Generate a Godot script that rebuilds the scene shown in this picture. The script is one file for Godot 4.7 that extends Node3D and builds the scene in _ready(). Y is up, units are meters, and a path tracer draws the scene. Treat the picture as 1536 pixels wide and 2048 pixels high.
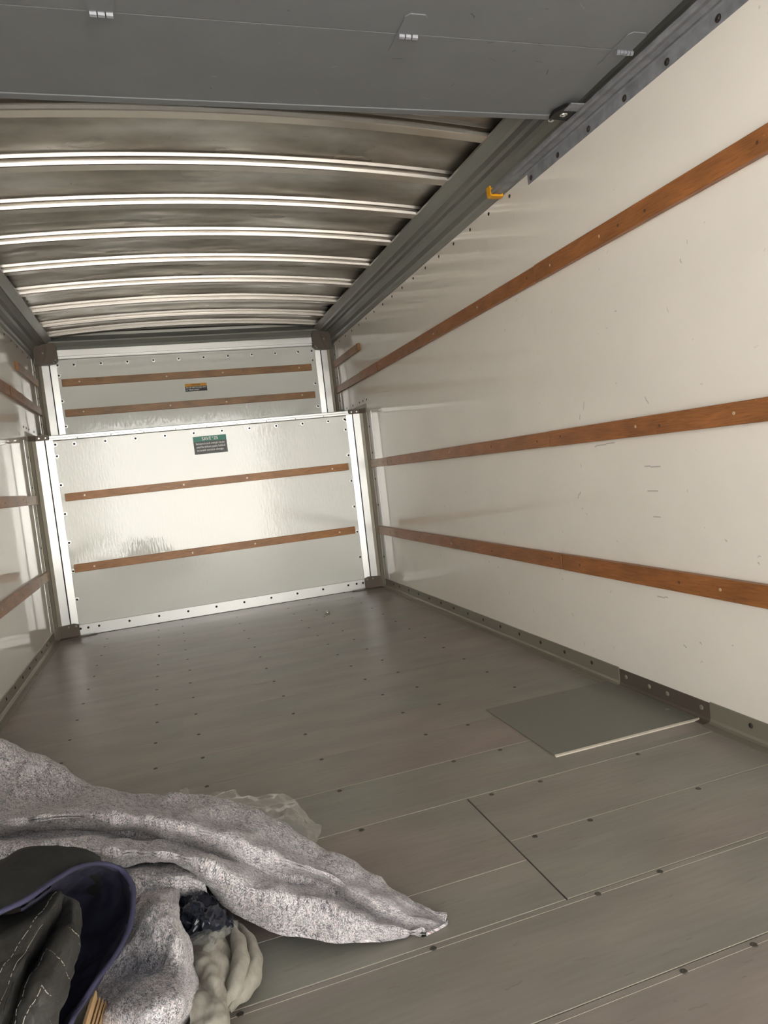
extends Node3D
# Inside of a box truck seen from its open rear end. x runs across the truck (0 to 2.3), y up from the cargo floor, z from the front wall towards the rear opening.

const WID := 2.30
const PITCH := 0.193
const REAR := 5.10
const FY := -0.018  # level of the cargo floor
var M := {}
var used := {}
var meshes := {}
var rng := RandomNumberGenerator.new()

# ---------------------------------------------------------------- nodes
func numbered(n: String) -> String:
	if not used.has(n):
		used[n] = 0
		return n
	used[n] += 1
	return "%s_%03d" % [n, used[n]]

func put(o: Node3D, parent: Node) -> void:
	parent.add_child(o, true)

func thing(called: String, label: String, category: String, at := Vector3.ZERO, group := "") -> Node3D:
	var o := Node3D.new()
	o.name = numbered(called)
	add_child(o)
	o.position = at
	o.set_meta("label", label)
	o.set_meta("category", category)
	if group:
		o.set_meta("group", group)
	return o

func struct(called: String, label := "") -> Node3D:
	var o := Node3D.new()
	o.name = called
	add_child(o)
	o.set_meta("kind", "structure")
	if label:
		o.set_meta("label", label)
	return o

func part(called: String, mesh: Mesh, m: Material, parent: Node, at := Vector3.ZERO) -> MeshInstance3D:
	var o := MeshInstance3D.new()
	o.name = called
	o.mesh = mesh
	o.material_override = m
	put(o, parent)
	o.position = at
	return o

# ---------------------------------------------------------------- mesh helpers
func new_st() -> SurfaceTool:
	var st := SurfaceTool.new()
	st.begin(Mesh.PRIMITIVE_TRIANGLES)
	st.set_smooth_group(-1)
	return st

func done(st: SurfaceTool) -> ArrayMesh:
	st.generate_normals()
	return st.commit()

func tri(st: SurfaceTool, a: Vector3, b: Vector3, c: Vector3, ua: Vector2, ub: Vector2, uc: Vector2, out: Vector3) -> void:
	# emits the triangle with its front towards «out»
	if (b - a).cross(c - a).dot(out) > 0:
		var t := b
		b = c
		c = t
		var tu := ub
		ub = uc
		uc = tu
	st.set_uv(ua)
	st.add_vertex(a)
	st.set_uv(ub)
	st.add_vertex(b)
	st.set_uv(uc)
	st.add_vertex(c)

func quad(st: SurfaceTool, a: Vector3, b: Vector3, c: Vector3, d: Vector3, uvs: Array, out: Vector3) -> void:
	tri(st, a, b, c, uvs[0], uvs[1], uvs[2], out)
	tri(st, a, c, d, uvs[0], uvs[2], uvs[3], out)

func add_box(st: SurfaceTool, ctr: Vector3, size: Vector3, b := 0.0, uvo := Vector2.ZERO) -> void:
	# box with chamfered edges; texture u runs along its longest side, in metres
	var h := size * 0.5
	var la := 0
	if size.y > size[la]: la = 1
	if size.z > size[la]: la = 2
	var uvf := func(p: Vector3, face: int) -> Vector2:
		if face == la:
			return uvo + Vector2(p[(la + 1) % 3], p[(la + 2) % 3])
		return uvo + Vector2(p[la], p[3 - la - face])
	var pt := func(face: int, s: Vector3) -> Vector3:
		var q := Vector3.ZERO
		for k in 3:
			q[k] = s[k] * (h[k] if k == face else h[k] - b)
		return q
	for f in 3:
		var i := (f + 1) % 3
		var j := (f + 2) % 3
		for sg in [-1.0, 1.0]:
			var c4: Array = []
			for q in [[-1.0, -1.0], [1.0, -1.0], [1.0, 1.0], [-1.0, 1.0]]:
				var s := Vector3.ZERO
				s[f] = sg
				s[i] = q[0]
				s[j] = q[1]
				c4.append(pt.call(f, s))
			var n := Vector3.ZERO
			n[f] = sg
			quad(st, ctr + c4[0], ctr + c4[1], ctr + c4[2], ctr + c4[3], [uvf.call(c4[0], f), uvf.call(c4[1], f), uvf.call(c4[2], f), uvf.call(c4[3], f)], n)
	if b <= 0.0:
		return
	for f in 3:  # edges along axis f
		var i := (f + 1) % 3
		var j := (f + 2) % 3
		for si in [-1.0, 1.0]:
			for sj in [-1.0, 1.0]:
				var s0 := Vector3.ZERO
				s0[i] = si
				s0[j] = sj
				var s1 := s0
				s0[f] = -1.0
				s1[f] = 1.0
				var a: Vector3 = pt.call(i, s0)
				var bb: Vector3 = pt.call(i, s1)
				var c: Vector3 = pt.call(j, s1)
				var d: Vector3 = pt.call(j, s0)
				var n := Vector3.ZERO
				n[i] = si
				n[j] = sj
				quad(st, ctr + a, ctr + bb, ctr + c, ctr + d, [uvf.call(a, i), uvf.call(bb, i), uvf.call(c, i), uvf.call(d, i)], n)
	for sx in [-1.0, 1.0]:
		for sy in [-1.0, 1.0]:
			for sz in [-1.0, 1.0]:
				var s := Vector3(sx, sy, sz)
				tri(st, ctr + pt.call(0, s), ctr + pt.call(1, s), ctr + pt.call(2, s), Vector2.ZERO, Vector2.ZERO, Vector2.ZERO, s)

func box(size: Vector3, b := 0.0, uvo := Vector2.ZERO) -> ArrayMesh:
	var st := new_st()
	add_box(st, Vector3.ZERO, size, b, uvo)
	return done(st)

func span(lo: Vector3, hi: Vector3, b := 0.0) -> ArrayMesh:
	# box between two corners, in world coordinates; texture coordinates in world metres
	var st := new_st()
	var c := (lo + hi) * 0.5
	add_box(st, c, hi - lo, b, Vector2.ZERO)
	return done(st)

func add_sweep(st: SurfaceTool, prof: PackedVector2Array, ax: Vector3, ay: Vector3, path: Array) -> void:
	# closed profile swept along a path, flat facets, closed ends
	var n := prof.size()
	var area := 0.0
	for i in n:
		area += prof[i].cross(prof[(i + 1) % n])
	var dirn: Vector3 = path[-1] - path[0]
	var sgn := signf(area)
	var len_at := 0.0
	for k in path.size() - 1:
		var o0: Vector3 = path[k]
		var o1: Vector3 = path[k + 1]
		var ln := len_at + o0.distance_to(o1)
		var v := 0.0
		for i in n:
			var p := prof[i]
			var q := prof[(i + 1) % n]
			var e := q - p
			var nrm2 := Vector2(e.y, -e.x) * sgn
			var out := ax * nrm2.x + ay * nrm2.y
			var v1 := v + e.length()
			quad(st, o0 + ax * p.x + ay * p.y, o1 + ax * p.x + ay * p.y, o1 + ax * q.x + ay * q.y, o0 + ax * q.x + ay * q.y, [Vector2(len_at, v), Vector2(ln, v), Vector2(ln, v1), Vector2(len_at, v1)], out)
			v = v1
		len_at = ln
	var idx := Geometry2D.triangulate_polygon(prof)
	for end in 2:
		var o: Vector3 = path[0] if end == 0 else path[-1]
		for t in range(0, idx.size(), 3):
			var a := prof[idx[t]]
			var b := prof[idx[t + 1]]
			var c := prof[idx[t + 2]]
			tri(st, o + ax * a.x + ay * a.y, o + ax * b.x + ay * b.y, o + ax * c.x + ay * c.y, a, b, c, -dirn if end == 0 else dirn)

func sweep(prof: PackedVector2Array, ax: Vector3, ay: Vector3, path: Array) -> ArrayMesh:
	var st := new_st()
	add_sweep(st, prof, ax, ay, path)
	return done(st)

func lathe(prof: Array, sides: int) -> ArrayMesh:
	# profile of (radius, height) turned round y
	var st := SurfaceTool.new()
	st.begin(Mesh.PRIMITIVE_TRIANGLES)
	st.set_smooth_group(-1)
	for k in prof.size() - 1:
		var p: Vector2 = prof[k]
		var q: Vector2 = prof[k + 1]
		for i in sides:
			var a0 := TAU * i / sides
			var a1 := TAU * (i + 1) / sides
			var d0 := Vector3(cos(a0), 0, sin(a0))
			var d1 := Vector3(cos(a1), 0, sin(a1))
			var up := Vector3.UP
			var e := q - p
			var out := (d0 + d1) * e.y * -0.5 + up * e.x
			out = (d0 + d1) * 0.5 * -e.y + up * e.x
			if p.x > 0.0:
				tri(st, d0 * p.x + up * p.y, d1 * p.x + up * p.y, d1 * q.x + up * q.y, Vector2(0, p.y), Vector2(1, p.y), Vector2(1, q.y), -out)
			if q.x > 0.0:
				tri(st, d0 * p.x + up * p.y, d1 * q.x + up * q.y, d0 * q.x + up * q.y, Vector2(0, p.y), Vector2(1, q.y), Vector2(0, q.y), -out)
	return done(st)

func catmull(a: Vector3, b: Vector3, c: Vector3, d: Vector3, t: float) -> Vector3:
	return 0.5 * ((2.0 * b) + (c - a) * t + (2.0 * a - 5.0 * b + 4.0 * c - d) * t * t + (3.0 * b - a - 3.0 * c + d) * t * t * t)

func along(pts: Array, n: int) -> Array:
	var o: Array = []
	var m := pts.size() - 1
	for i in n + 1:
		var f := float(i) / n * m
		var k := mini(int(f), m - 1)
		o.append(catmull(pts[maxi(k - 1, 0)], pts[k], pts[k + 1], pts[mini(k + 2, m)], f - k))
	return o

func smooth_grid(rows: Array, nu: int, nv: int) -> Array:
	var wide: Array = []
	for r in rows:
		wide.append(along(r, nu))
	var g: Array = []
	for i in nv + 1:
		g.append([])
	for j in nu + 1:
		var col: Array = []
		for r in wide:
			col.append(r[j])
		var c := along(col, nv)
		for i in nv + 1:
			g[i].append(c[i])
	return g

func grid_normals(g: Array) -> Array:
	var nv := g.size() - 1
	var nu: int = g[0].size() - 1
	var o: Array = []
	for i in nv + 1:
		var r: Array = []
		for j in nu + 1:
			var du: Vector3 = g[i][mini(j + 1, nu)] - g[i][maxi(j - 1, 0)]
			var dv: Vector3 = g[mini(i + 1, nv)][j] - g[maxi(i - 1, 0)][j]
			var n := dv.cross(du)
			r.append(n.normalized() if n.length() > 1e-9 else Vector3.UP)
		o.append(r)
	return o

func cloth(rows: Array, nu: int, nv: int, thick: float, bumps: Array, seed_n: int, floor_y := FY + 0.001) -> Array:
	# smooth sheet through a table of points, with wrinkles along its normal: [mesh, points, normals]
	var g := smooth_grid(rows, nu, nv)
	var nr := grid_normals(g)
	var fl := FastNoiseLite.new()
	fl.seed = seed_n
	fl.noise_type = FastNoiseLite.TYPE_SIMPLEX_SMOOTH
	fl.fractal_octaves = 1
	fl.frequency = 1.0
	for i in nv + 1:
		for j in nu + 1:
			var p: Vector3 = g[i][j]
			var d := 0.0
			for b in bumps:
				var nz := fl.get_noise_3d(p.x * b[1], p.y * b[1] + b[0] * 900.0, p.z * b[1])
				d += b[0] * (nz if b.size() < 3 else 0.6 - 2.0 * absf(nz))  # a third entry makes sharp creases
			p += nr[i][j] * d
			p.y = maxf(p.y, floor_y + thick)
			g[i][j] = p
	nr = grid_normals(g)
	var st := SurfaceTool.new()
	st.begin(Mesh.PRIMITIVE_TRIANGLES)
	var lu: Array = [0.0]
	for j in nu:
		lu.append(lu[-1] + (g[nv / 2][j] as Vector3).distance_to(g[nv / 2][j + 1]))
	var lv: Array = [0.0]
	for i in nv:
		lv.append(lv[-1] + (g[i][nu / 2] as Vector3).distance_to(g[i + 1][nu / 2]))
	for side in 2:
		for i in nv + 1:
			for j in nu + 1:
				st.set_uv(Vector2(lu[j], lv[i]))
				st.set_normal(nr[i][j] * (1.0 if side == 0 else -1.0))
				st.add_vertex(g[i][j] + Vector3.DOWN * thick * side)
	var w := nu + 1
	var off := w * (nv + 1)
	for i in nv:
		for j in nu:
			var a := i * w + j
			for t in [[a, a + w, a + 1], [a + 1, a + w, a + w + 1]]:
				st.add_index(t[0])
				st.add_index(t[2])
				st.add_index(t[1])
				st.add_index(off + t[0])
				st.add_index(off + t[1])
				st.add_index(off + t[2])
	# cut edge all round
	var ring: Array = []
	for j in nu + 1: ring.append([0, j])
	for i in range(1, nv + 1): ring.append([i, nu])
	for j in range(nu - 1, -1, -1): ring.append([nv, j])
	for i in range(nv - 1, 0, -1): ring.append([i, 0])
	var mid: Vector3 = g[nv / 2][nu / 2]
	var at := off * 2
	for k in ring.size():
		var ka: Array = ring[k]
		var kb: Array = ring[(k + 1) % ring.size()]
		var p: Vector3 = g[ka[0]][ka[1]]
		var q: Vector3 = g[kb[0]][kb[1]]
		var o := (q - p).cross(Vector3.DOWN)
		if o.length() < 1e-9: continue
		o = o.normalized()
		var flip := o.dot(p - mid) < 0.0
		if flip: o = -o
		for v in [p, q, q + Vector3.DOWN * thick, p + Vector3.DOWN * thick]:
			st.set_uv(Vector2(v.x + v.y, v.z))
			st.set_normal(o)
			st.add_vertex(v)
		var tr := [0, 1, 2, 0, 2, 3]
		if (q - p).cross(Vector3.DOWN).dot(o) > 0.0: tr = [0, 2, 1, 0, 3, 2]
		for t in tr: st.add_index(at + t)
		at += 4
	return [st.commit(), g, nr]

func tube(pts: Array, radii: Array, sides: int, flat := 1.0, wob := 0.0) -> ArrayMesh:
	var st := SurfaceTool.new()
	st.begin(Mesh.PRIMITIVE_TRIANGLES)
	var n := pts.size()
	var ln := 0.0
	for k in n:
		var d: Vector3 = (pts[mini(k + 1, n - 1)] - pts[maxi(k - 1, 0)]).normalized()
		var s := d.cross(Vector3.UP)
		s = s.normalized() if s.length() > 0.01 else Vector3.RIGHT
		var u := s.cross(d).normalized()
		var f := float(k) / (n - 1) * (radii.size() - 1)
		var i0 := mini(int(f), radii.size() - 1)
		var i1 := mini(i0 + 1, radii.size() - 1)
		var r: float = lerpf(radii[i0], radii[i1], f - i0)
		if k > 0: ln += (pts[k] as Vector3).distance_to(pts[k - 1])
		for i in sides + 1:
			var a := TAU * i / sides
			var rr := r * (1.0 + wob * sin(a * 3.0 + k * 0.7) * 0.5)
			var dirv := s * cos(a) + u * sin(a) * flat
			st.set_uv(Vector2(ln, a * r))
			st.set_normal((s * cos(a) * flat + u * sin(a)).normalized())
			st.add_vertex(pts[k] + dirv * rr)
	for k in n - 1:
		for i in sides:
			var a := k * (sides + 1) + i
			var b := a + sides + 1
			for q in [a, a + 1, b, a + 1, b + 1, b]:
				st.add_index(q)
	return st.commit()

# ---------------------------------------------------------------- materials
func sm(c: Color, rough: float, metal := 0.0) -> StandardMaterial3D:
	var m := StandardMaterial3D.new()
	m.albedo_color = c
	m.roughness = rough
	m.metallic = metal
	return m

func tex(img: Image) -> ImageTexture:
	img.generate_mipmaps()
	return ImageTexture.create_from_image(img)

func noise(s: int, freq: float, oct := 3) -> FastNoiseLite:
	var f := FastNoiseLite.new()
	f.seed = s
	f.noise_type = FastNoiseLite.TYPE_SIMPLEX_SMOOTH
	f.frequency = freq
	f.fractal_octaves = oct
	return f

func stroke(d: PackedByteArray, w: int, h: int, x: float, y: float, ang: float, ln: int, bend: float, c: Color, a: float) -> void:
	for k in ln:
		var ix := posmod(int(x), w)
		var iy := posmod(int(y), h)
		var i := (iy * w + ix) * 3
		d[i] = int(lerpf(d[i], c.r8, a))
		d[i + 1] = int(lerpf(d[i + 1], c.g8, a))
		d[i + 2] = int(lerpf(d[i + 2], c.b8, a))
		x += cos(ang)
		y += sin(ang)
		ang += bend

func paint(w: int, h: int, f: Callable) -> PackedByteArray:
	var d := PackedByteArray()
	d.resize(w * h * 3)
	var i := 0
	for y in h:
		for x in w:
			var c: Color = f.call(x, y)
			d[i] = clampi(int(c.r * 255.0), 0, 255)
			d[i + 1] = clampi(int(c.g * 255.0), 0, 255)
			d[i + 2] = clampi(int(c.b * 255.0), 0, 255)
			i += 3
	return d

func img3(w: int, h: int, d: PackedByteArray) -> ImageTexture:
	return tex(Image.create_from_data(w, h, false, Image.FORMAT_RGB8, d))

func normals(w: int, h: int, f: Callable, steep: float) -> ImageTexture:
	# normal map of a height function, tilted in whole steps of the texture
	var d := PackedByteArray()
	d.resize(w * h * 3)
	var i := 0
	for y in h:
		for x in w:
			var z: float = f.call(x, y)
			var n := Vector3((z - f.call(x + 1.0, y)) * steep, -(z - f.call(x, y + 1.0)) * steep, 1.0).normalized()
			d[i] = int((n.x * 0.5 + 0.5) * 255.0 + 0.5)
			d[i + 1] = int((n.y * 0.5 + 0.5) * 255.0 + 0.5)
			d[i + 2] = int((n.z * 0.5 + 0.5) * 255.0 + 0.5)
			i += 3
	return img3(w, h, d)

func make_materials() -> void:
	# dark laminated floor: grain across the truck, mottled patches with faint green and mauve tints, scratches. 2.4 m by 1.2 m
	var n1 := noise(3, 1.0, 3)
	var n2 := noise(7, 1.0, 2)
	var fd := paint(1024, 512, func(x: int, y: int) -> Color:
		var X := x / 1024.0 * 2.4
		var Y := y / 512.0 * 1.2
		var g := n1.get_noise_2d(X * 6.0, Y * 70.0)
		var p := n2.get_noise_2d(X * 2.2 + 9.0, Y * 5.0)
		var t := n2.get_noise_2d(X * 1.0 + 40.0, Y * 1.2 + 7.0)
		var v := 0.545 + 0.022 * g + 0.042 * p
		return Color(v * (1.0 + 0.045 * t), v * (0.955 - 0.01 * t), v * (0.89 - 0.0 * t)))
	rng.seed = 11
	for k in 900:
		var dark := rng.randf() < 0.55
		stroke(fd, 1024, 512, rng.randf() * 1024, rng.randf() * 512, rng.randfn(0.0, 0.12), rng.randi_range(2, 16), 0.0, Color(0.3, 0.28, 0.25) if dark else Color(0.62, 0.59, 0.53), rng.randf_range(0.06, 0.25))
	M.floor = sm(Color.WHITE, 0.34)
	M.floor.albedo_texture = img3(1024, 512, fd)
	M.floor.uv1_scale = Vector3(1 / 2.4, 1 / 1.2, 1)
	M.edge = sm(Color(0.74, 0.71, 0.65), 0.45)
	M.plate = sm(Color(0.455, 0.45, 0.415), 0.36)
	# white lining panels, glossy, with scuffs
	var wn := noise(21, 1.0, 3)
	var wd := paint(2048, 700, func(x: int, y: int) -> Color:
		var v := 0.925 + 0.010 * wn.get_noise_2d(x * 0.008, y * 0.012)
		return Color(v, v * 0.975, v * 0.935))
	rng.seed = 5
	var scuffs := [[2.968, 1.309, 0.0, 3], [3.08, 1.006, 0.9, 9], [2.744, 1.032, 1.9, 9], [2.711, 0.99, 1.8, 7], [2.656, 0.692, 2.1, 7], [2.668, 0.70, 2.1, 6], [3.05, 0.784, 0.05, 26], [3.053, 0.703, 0.0, 18], [3.07, 0.619, 0.0, 12], [2.787, 0.867, -0.05, 40], [3.057, 0.35, -0.05, 18], [3.371, 0.56, 0.4, 3], [3.48, 0.505, 0.4, 3], [2.671, 0.638, 0.3, 2], [3.284, 1.38, 1.2, 4], [2.2, 1.416, 0.4, 2], [3.163, 0.208, 0.5, 5], [3.235, 0.231, 0.5, 3], [1.3, 0.62, 0.3, 3], [0.9, 0.8, 0.3, 2], [1.9, 0.33, 0.3, 3]]
	for s in scuffs:
		stroke(wd, 2048, 700, (s[0] + 0.9) / 6.0 * 2048, (1.0 - s[1] / 2.2) * 700, s[2], s[3], 0.0, Color(0.3, 0.29, 0.27), 0.36)
	for k in 260:
		stroke(wd, 2048, 700, rng.randf() * 2048, rng.randf() * 700, rng.randf() * TAU, rng.randi_range(1, 5), 0.0, Color(0.55, 0.53, 0.48), rng.randf_range(0.15, 0.5))
	M.wall = sm(Color.WHITE, 0.06)
	M.wall.albedo_texture = img3(2048, 700, wd)
	M.wall.metallic_specular = 0.5
	# panel of the front walls: the same lining with a fine ripple
	M.panel = sm(Color(0.925, 0.93, 0.905), 0.06)
	var rp := noise(31, 0.02, 3)
	var ri := normals(512, 512, func(x: float, y: float) -> float: return rp.get_noise_2d(x * 2.6, y * 0.5) + 0.8 * rp.get_noise_2d(x * 0.4, y * 0.3 + 90.0), 3.0)
	M.panel.normal_enabled = true
	M.panel.normal_texture = ri
	M.panel.normal_scale = 0.06
	M.panel.metallic_specular = 0.62
	M.panel.uv1_scale = Vector3(2.2, 2.2, 1)
	M.white_alu = sm(Color(0.84, 0.84, 0.835), 0.36, 0.8)
	M.alu = sm(Color(0.80, 0.80, 0.78), 0.38, 0.75)
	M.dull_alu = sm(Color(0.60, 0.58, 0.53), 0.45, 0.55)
	M.bracket = sm(Color(0.40, 0.36, 0.32), 0.5, 0.35)
	M.dark = sm(Color(0.07, 0.07, 0.07), 0.5)
	M.groove = sm(Color(0.16, 0.16, 0.16), 0.6)
	# roof sheet: mill aluminium, stained in long blotches across the truck
	var bn := noise(41, 1.0, 3)
	var bn2 := noise(44, 1.0, 1)
	var bd := paint(512, 512, func(x: int, y: int) -> Color:
		var b := bn2.get_noise_2d(x * 0.006, y * 0.014)
		var f := bn.get_noise_2d(x * 0.03 + 77.0, y * 0.03)
		var v := 0.74 + 0.13 * b + 0.05 * f
		return Color(v, v * (0.98 + 0.02 * b), v * (0.94 + 0.05 * b)))
	for k in 160:
		stroke(bd, 512, 512, rng.randf() * 512, rng.randf() * 512, rng.randfn(0.0, 0.6), rng.randi_range(2, 9), 0.1, Color(0.4, 0.36, 0.3), rng.randf_range(0.1, 0.4))
	var br := paint(512, 512, func(x: int, y: int) -> Color:
		var b := bn2.get_noise_2d(x * 0.008 + 300.0, y * 0.014)
		var v := 0.36 + 0.12 * b
		return Color(v, v, v))
	var bw := normals(512, 512, func(x: float, y: float) -> float: return bn2.get_noise_2d(x * 0.008 + 50.0, y * 0.012) + 0.25 * bn2.get_noise_2d(x * 0.03 + 20.0, y * 0.04), 5.0)
	M.roof = sm(Color.WHITE, 1.0, 1.0)
	M.roof.albedo_texture = img3(512, 512, bd)
	M.roof.roughness_texture = img3(512, 512, br)
	M.roof.normal_enabled = true
	M.roof.normal_texture = bw
	M.roof.normal_scale = 0.3
	M.roof.uv1_scale = Vector3(0.45, 0.7, 1)
	M.bow = sm(Color(0.84, 0.82, 0.79), 0.27, 1.0)
	M.cove = sm(Color(0.55, 0.555, 0.53), 0.36, 0.2)
	# roll-up door
	var dn := noise(51, 1.0, 3)
	var dd := paint(1024, 512, func(x: int, y: int) -> Color:
		var v := 0.48 + 0.012 * dn.get_noise_2d(x * 0.01, y * 0.012)
		return Color(v * 0.98, v, v * 1.03))
	for k in 110:
		var lite := rng.randf() < 0.3
		stroke(dd, 1024, 512, rng.randf() * 1024, rng.randf() * 512, rng.randf() * TAU, rng.randi_range(2, 14), rng.randfn(0, 0.04), Color(0.7, 0.7, 0.7) if lite else Color(0.18, 0.18, 0.18), rng.randf_range(0.2, 0.7))
	M.door = sm(Color.WHITE, 0.5)
	M.door.albedo_texture = img3(1024, 512, dd)
	M.door.uv1_scale = Vector3(1 / 2.4, 1 / 1.2, 1)
	M.door_edge = sm(Color(0.475, 0.485, 0.50), 0.5)
	var gn := noise(61, 1.0, 3)
	var gd := paint(256, 256, func(x: int, y: int) -> Color:
		var v := 0.58 + 0.09 * gn.get_noise_2d(x * 0.04, y * 0.04)
		return Color(v * 0.97, v * 0.985, v * 1.02))
	M.galv = sm(Color.WHITE, 0.5, 0.3)
	M.galv.albedo_texture = img3(256, 256, gd)
	M.galv.uv1_scale = Vector3(1.5, 1.5, 1)
	M.chrome = sm(Color(0.85, 0.85, 0.83), 0.25, 0.9)
	M.yellow = sm(Color(0.93, 0.66, 0.06), 0.45)
	# varnished rails: two tones
	for t in 3:
		var wv := noise(71 + t, 1.0, 3)
		var base: Color = [Color(0.645, 0.44, 0.245), Color(0.60, 0.44, 0.28), Color(0.59, 0.38, 0.215)][t]
		var wood := paint(1024, 128, func(x: int, y: int) -> Color:
			var X := x / 1024.0
			var g := wv.get_noise_2d(X * 9.0, y * 0.22 + 2.0 * wv.get_noise_2d(X * 3.0, y * 0.02))
			var p := wv.get_noise_2d(X * 5.0 + 60.0, y * 0.01)
			return base * (1.0 + 0.16 * g + 0.14 * p))
		for k in 160:
			stroke(wood, 1024, 128, rng.randf() * 1024, rng.randf() * 128, rng.randfn(0, 0.04), rng.randi_range(3, 30), 0.0, Color(0.28, 0.14, 0.06), rng.randf_range(0.1, 0.5))
		for k in 26:
			stroke(wood, 1024, 128, rng.randf() * 1024, rng.randf() * 128, rng.randf() * TAU, rng.randi_range(2, 8), 0.1, Color(0.82, 0.62, 0.42), rng.randf_range(0.3, 0.7))
		var wm := sm(Color.WHITE, 0.4)
		wm.albedo_texture = img3(1024, 128, wood)
		wm.uv1_scale = Vector3(0.9, 8.0, 1)
		M["wood%d" % t] = wm
	M.screw_light = sm(Color(0.82, 0.74, 0.62), 0.35, 0.5)
	M.rail_screw = sm(Color(0.36, 0.24, 0.15), 0.5)
	M.floor_screw = sm(Color(0.31, 0.295, 0.27), 0.5, 0.3)
	M.screw_dark = sm(Color(0.24, 0.22, 0.2), 0.5, 0.5)
	# recycled felt: grey ground with short white, black and pinkish fibres. 0.45 m square
	var fw := 1024
	var felt := PackedByteArray()
	felt.resize(fw * fw * 3)
	felt.fill(150)
	rng.seed = 77
	var fn := noise(81, 0.02, 2)
	var tones := [Color(0.90, 0.89, 0.89), Color(0.97, 0.95, 0.95), Color(0.72, 0.72, 0.73), Color(0.40, 0.40, 0.42), Color(0.2, 0.2, 0.22), Color(0.88, 0.78, 0.79), Color(0.58, 0.58, 0.6), Color(0.84, 0.82, 0.83), Color(0.8, 0.8, 0.81)]
	for k in 90000:
		var x := rng.randf() * fw
		var y := rng.randf() * fw
		var dk := fn.get_noise_2d(x, y)
		var c: Color = tones[rng.randi() % tones.size()]
		if rng.randf() < 0.0015: c = Color(0.85, 0.3, 0.36)
		if dk < -0.25 and rng.randf() < 0.35: c = Color(0.24, 0.24, 0.28)
		var an := rng.randf() * TAU
		var bd2 := rng.randfn(0.0, 0.07)
		var l := rng.randi_range(3, 13)
		stroke(felt, fw, fw, x, y, an, l, bd2, c, 0.75)
		stroke(felt, fw, fw, x + 1, y, an, l, bd2, c, 0.6)
	M.felt = sm(Color(1.0, 0.985, 0.98), 0.95)
	M.felt.albedo_texture = img3(fw, fw, felt)
	M.felt.uv1_scale = Vector3(1.7, 1.7, 1)
	var fh := Image.create_from_data(fw, fw, false, Image.FORMAT_RGB8, felt)
	fh.convert(Image.FORMAT_L8)
	fh.resize(512, 512)
	M.felt.heightmap_enabled = true
	M.felt.heightmap_texture = tex(fh)
	M.felt.heightmap_scale = 0.14
	M.felt.rim_enabled = true
	M.felt.rim = 0.35
	var cn := noise(91, 1.0, 3)
	var pd := paint(256, 256, func(x: int, y: int) -> Color:
		var v := 0.205 + 0.045 * cn.get_noise_2d(x * 0.05, y * 0.05) + 0.02 * sin(x * 1.6) * sin(y * 1.6)
		return Color(v, v * 0.97, v * 0.9))
	M.pad = sm(Color.WHITE, 0.8)
	M.pad.albedo_texture = img3(256, 256, pd)
	M.pad.uv1_scale = Vector3(8, 8, 1)
	M.black_pad = sm(Color(0.105, 0.105, 0.10), 0.8)
	M.lining = sm(Color(0.115, 0.105, 0.18), 0.85)
	M.binding = sm(Color(0.20, 0.195, 0.29), 0.85)
	M.thread = sm(Color(0.62, 0.60, 0.55), 0.8)
	var td := paint(256, 256, func(x: int, y: int) -> Color:
		var v := 0.60 + 0.05 * cn.get_noise_2d(x * 0.04 + 30.0, y * 0.04) + 0.012 * (sin(x * 1.57) + sin(y * 1.57))
		return Color(v, v * 0.965, v * 0.89))
	M.tan = sm(Color.WHITE, 0.85)
	M.tan.albedo_texture = img3(256, 256, td)
	M.tan.uv1_scale = Vector3(6, 6, 1)
	M.wrap = sm(Color(0.10, 0.115, 0.16), 0.16)
	M.clear = sm(Color(0.88, 0.88, 0.85, 0.11), 0.05)
	M.clear.transparency = BaseMaterial3D.TRANSPARENCY_ALPHA
	M.cardboard = sm(Color(0.72, 0.59, 0.43), 0.8)
	M.teal = sm(Color(0.27, 0.56, 0.50), 0.5)
	M.slate = sm(Color(0.36, 0.37, 0.37), 0.5)
	M.print_white = sm(Color(0.93, 0.93, 0.92), 0.5)
	M.amber = sm(Color(0.86, 0.6, 0.1), 0.5)
	M.black_print = sm(Color(0.06, 0.06, 0.06), 0.5)
	M.concrete = sm(Color(0.60, 0.595, 0.59), 0.9)
	M.facade = sm(Color(0.92, 0.92, 0.90), 0.8)
	M.bounce_cladding = sm(Color(0.84, 0.845, 0.84), 0.7)
	M.glass_dark = sm(Color(0.2, 0.22, 0.24), 0.1)
	# shared small meshes
	meshes.rivet = lathe([Vector2(0, 0.0032), Vector2(0.0045, 0.003), Vector2(0.0075, 0.0014), Vector2(0.008, 0)], 10)
	meshes.ring = lathe([Vector2(0.0075, 0.0012), Vector2(0.0135, 0.0010), Vector2(0.0145, 0)], 12)
	meshes.screw = lathe([Vector2(0, 0.0004), Vector2(0.003, 0.0011), Vector2(0.0055, 0.0011), Vector2(0.007, 0)], 10)
	meshes.bolt = lathe([Vector2(0, 0.006), Vector2(0.006, 0.0055), Vector2(0.009, 0.003), Vector2(0.0095, 0.001), Vector2(0.013, 0.001), Vector2(0.013, 0)], 10)

func stud(called: String, mesh: Mesh, m: Material, parent: Node, at: Vector3, nrm: Vector3) -> MeshInstance3D:
	var o := part(called, mesh, m, parent, at)
	var q := Quaternion(Vector3.UP, nrm) if nrm.dot(Vector3.UP) > -0.999 else Quaternion(Vector3.RIGHT, PI)
	o.quaternion = q
	return o

func ringed(parent: Node, at: Vector3, nrm: Vector3) -> void:
	var r := stud("rivet", meshes.rivet, M.dark, parent, at, nrm)
	part("washer", meshes.ring, M.white_alu, r)

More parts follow.
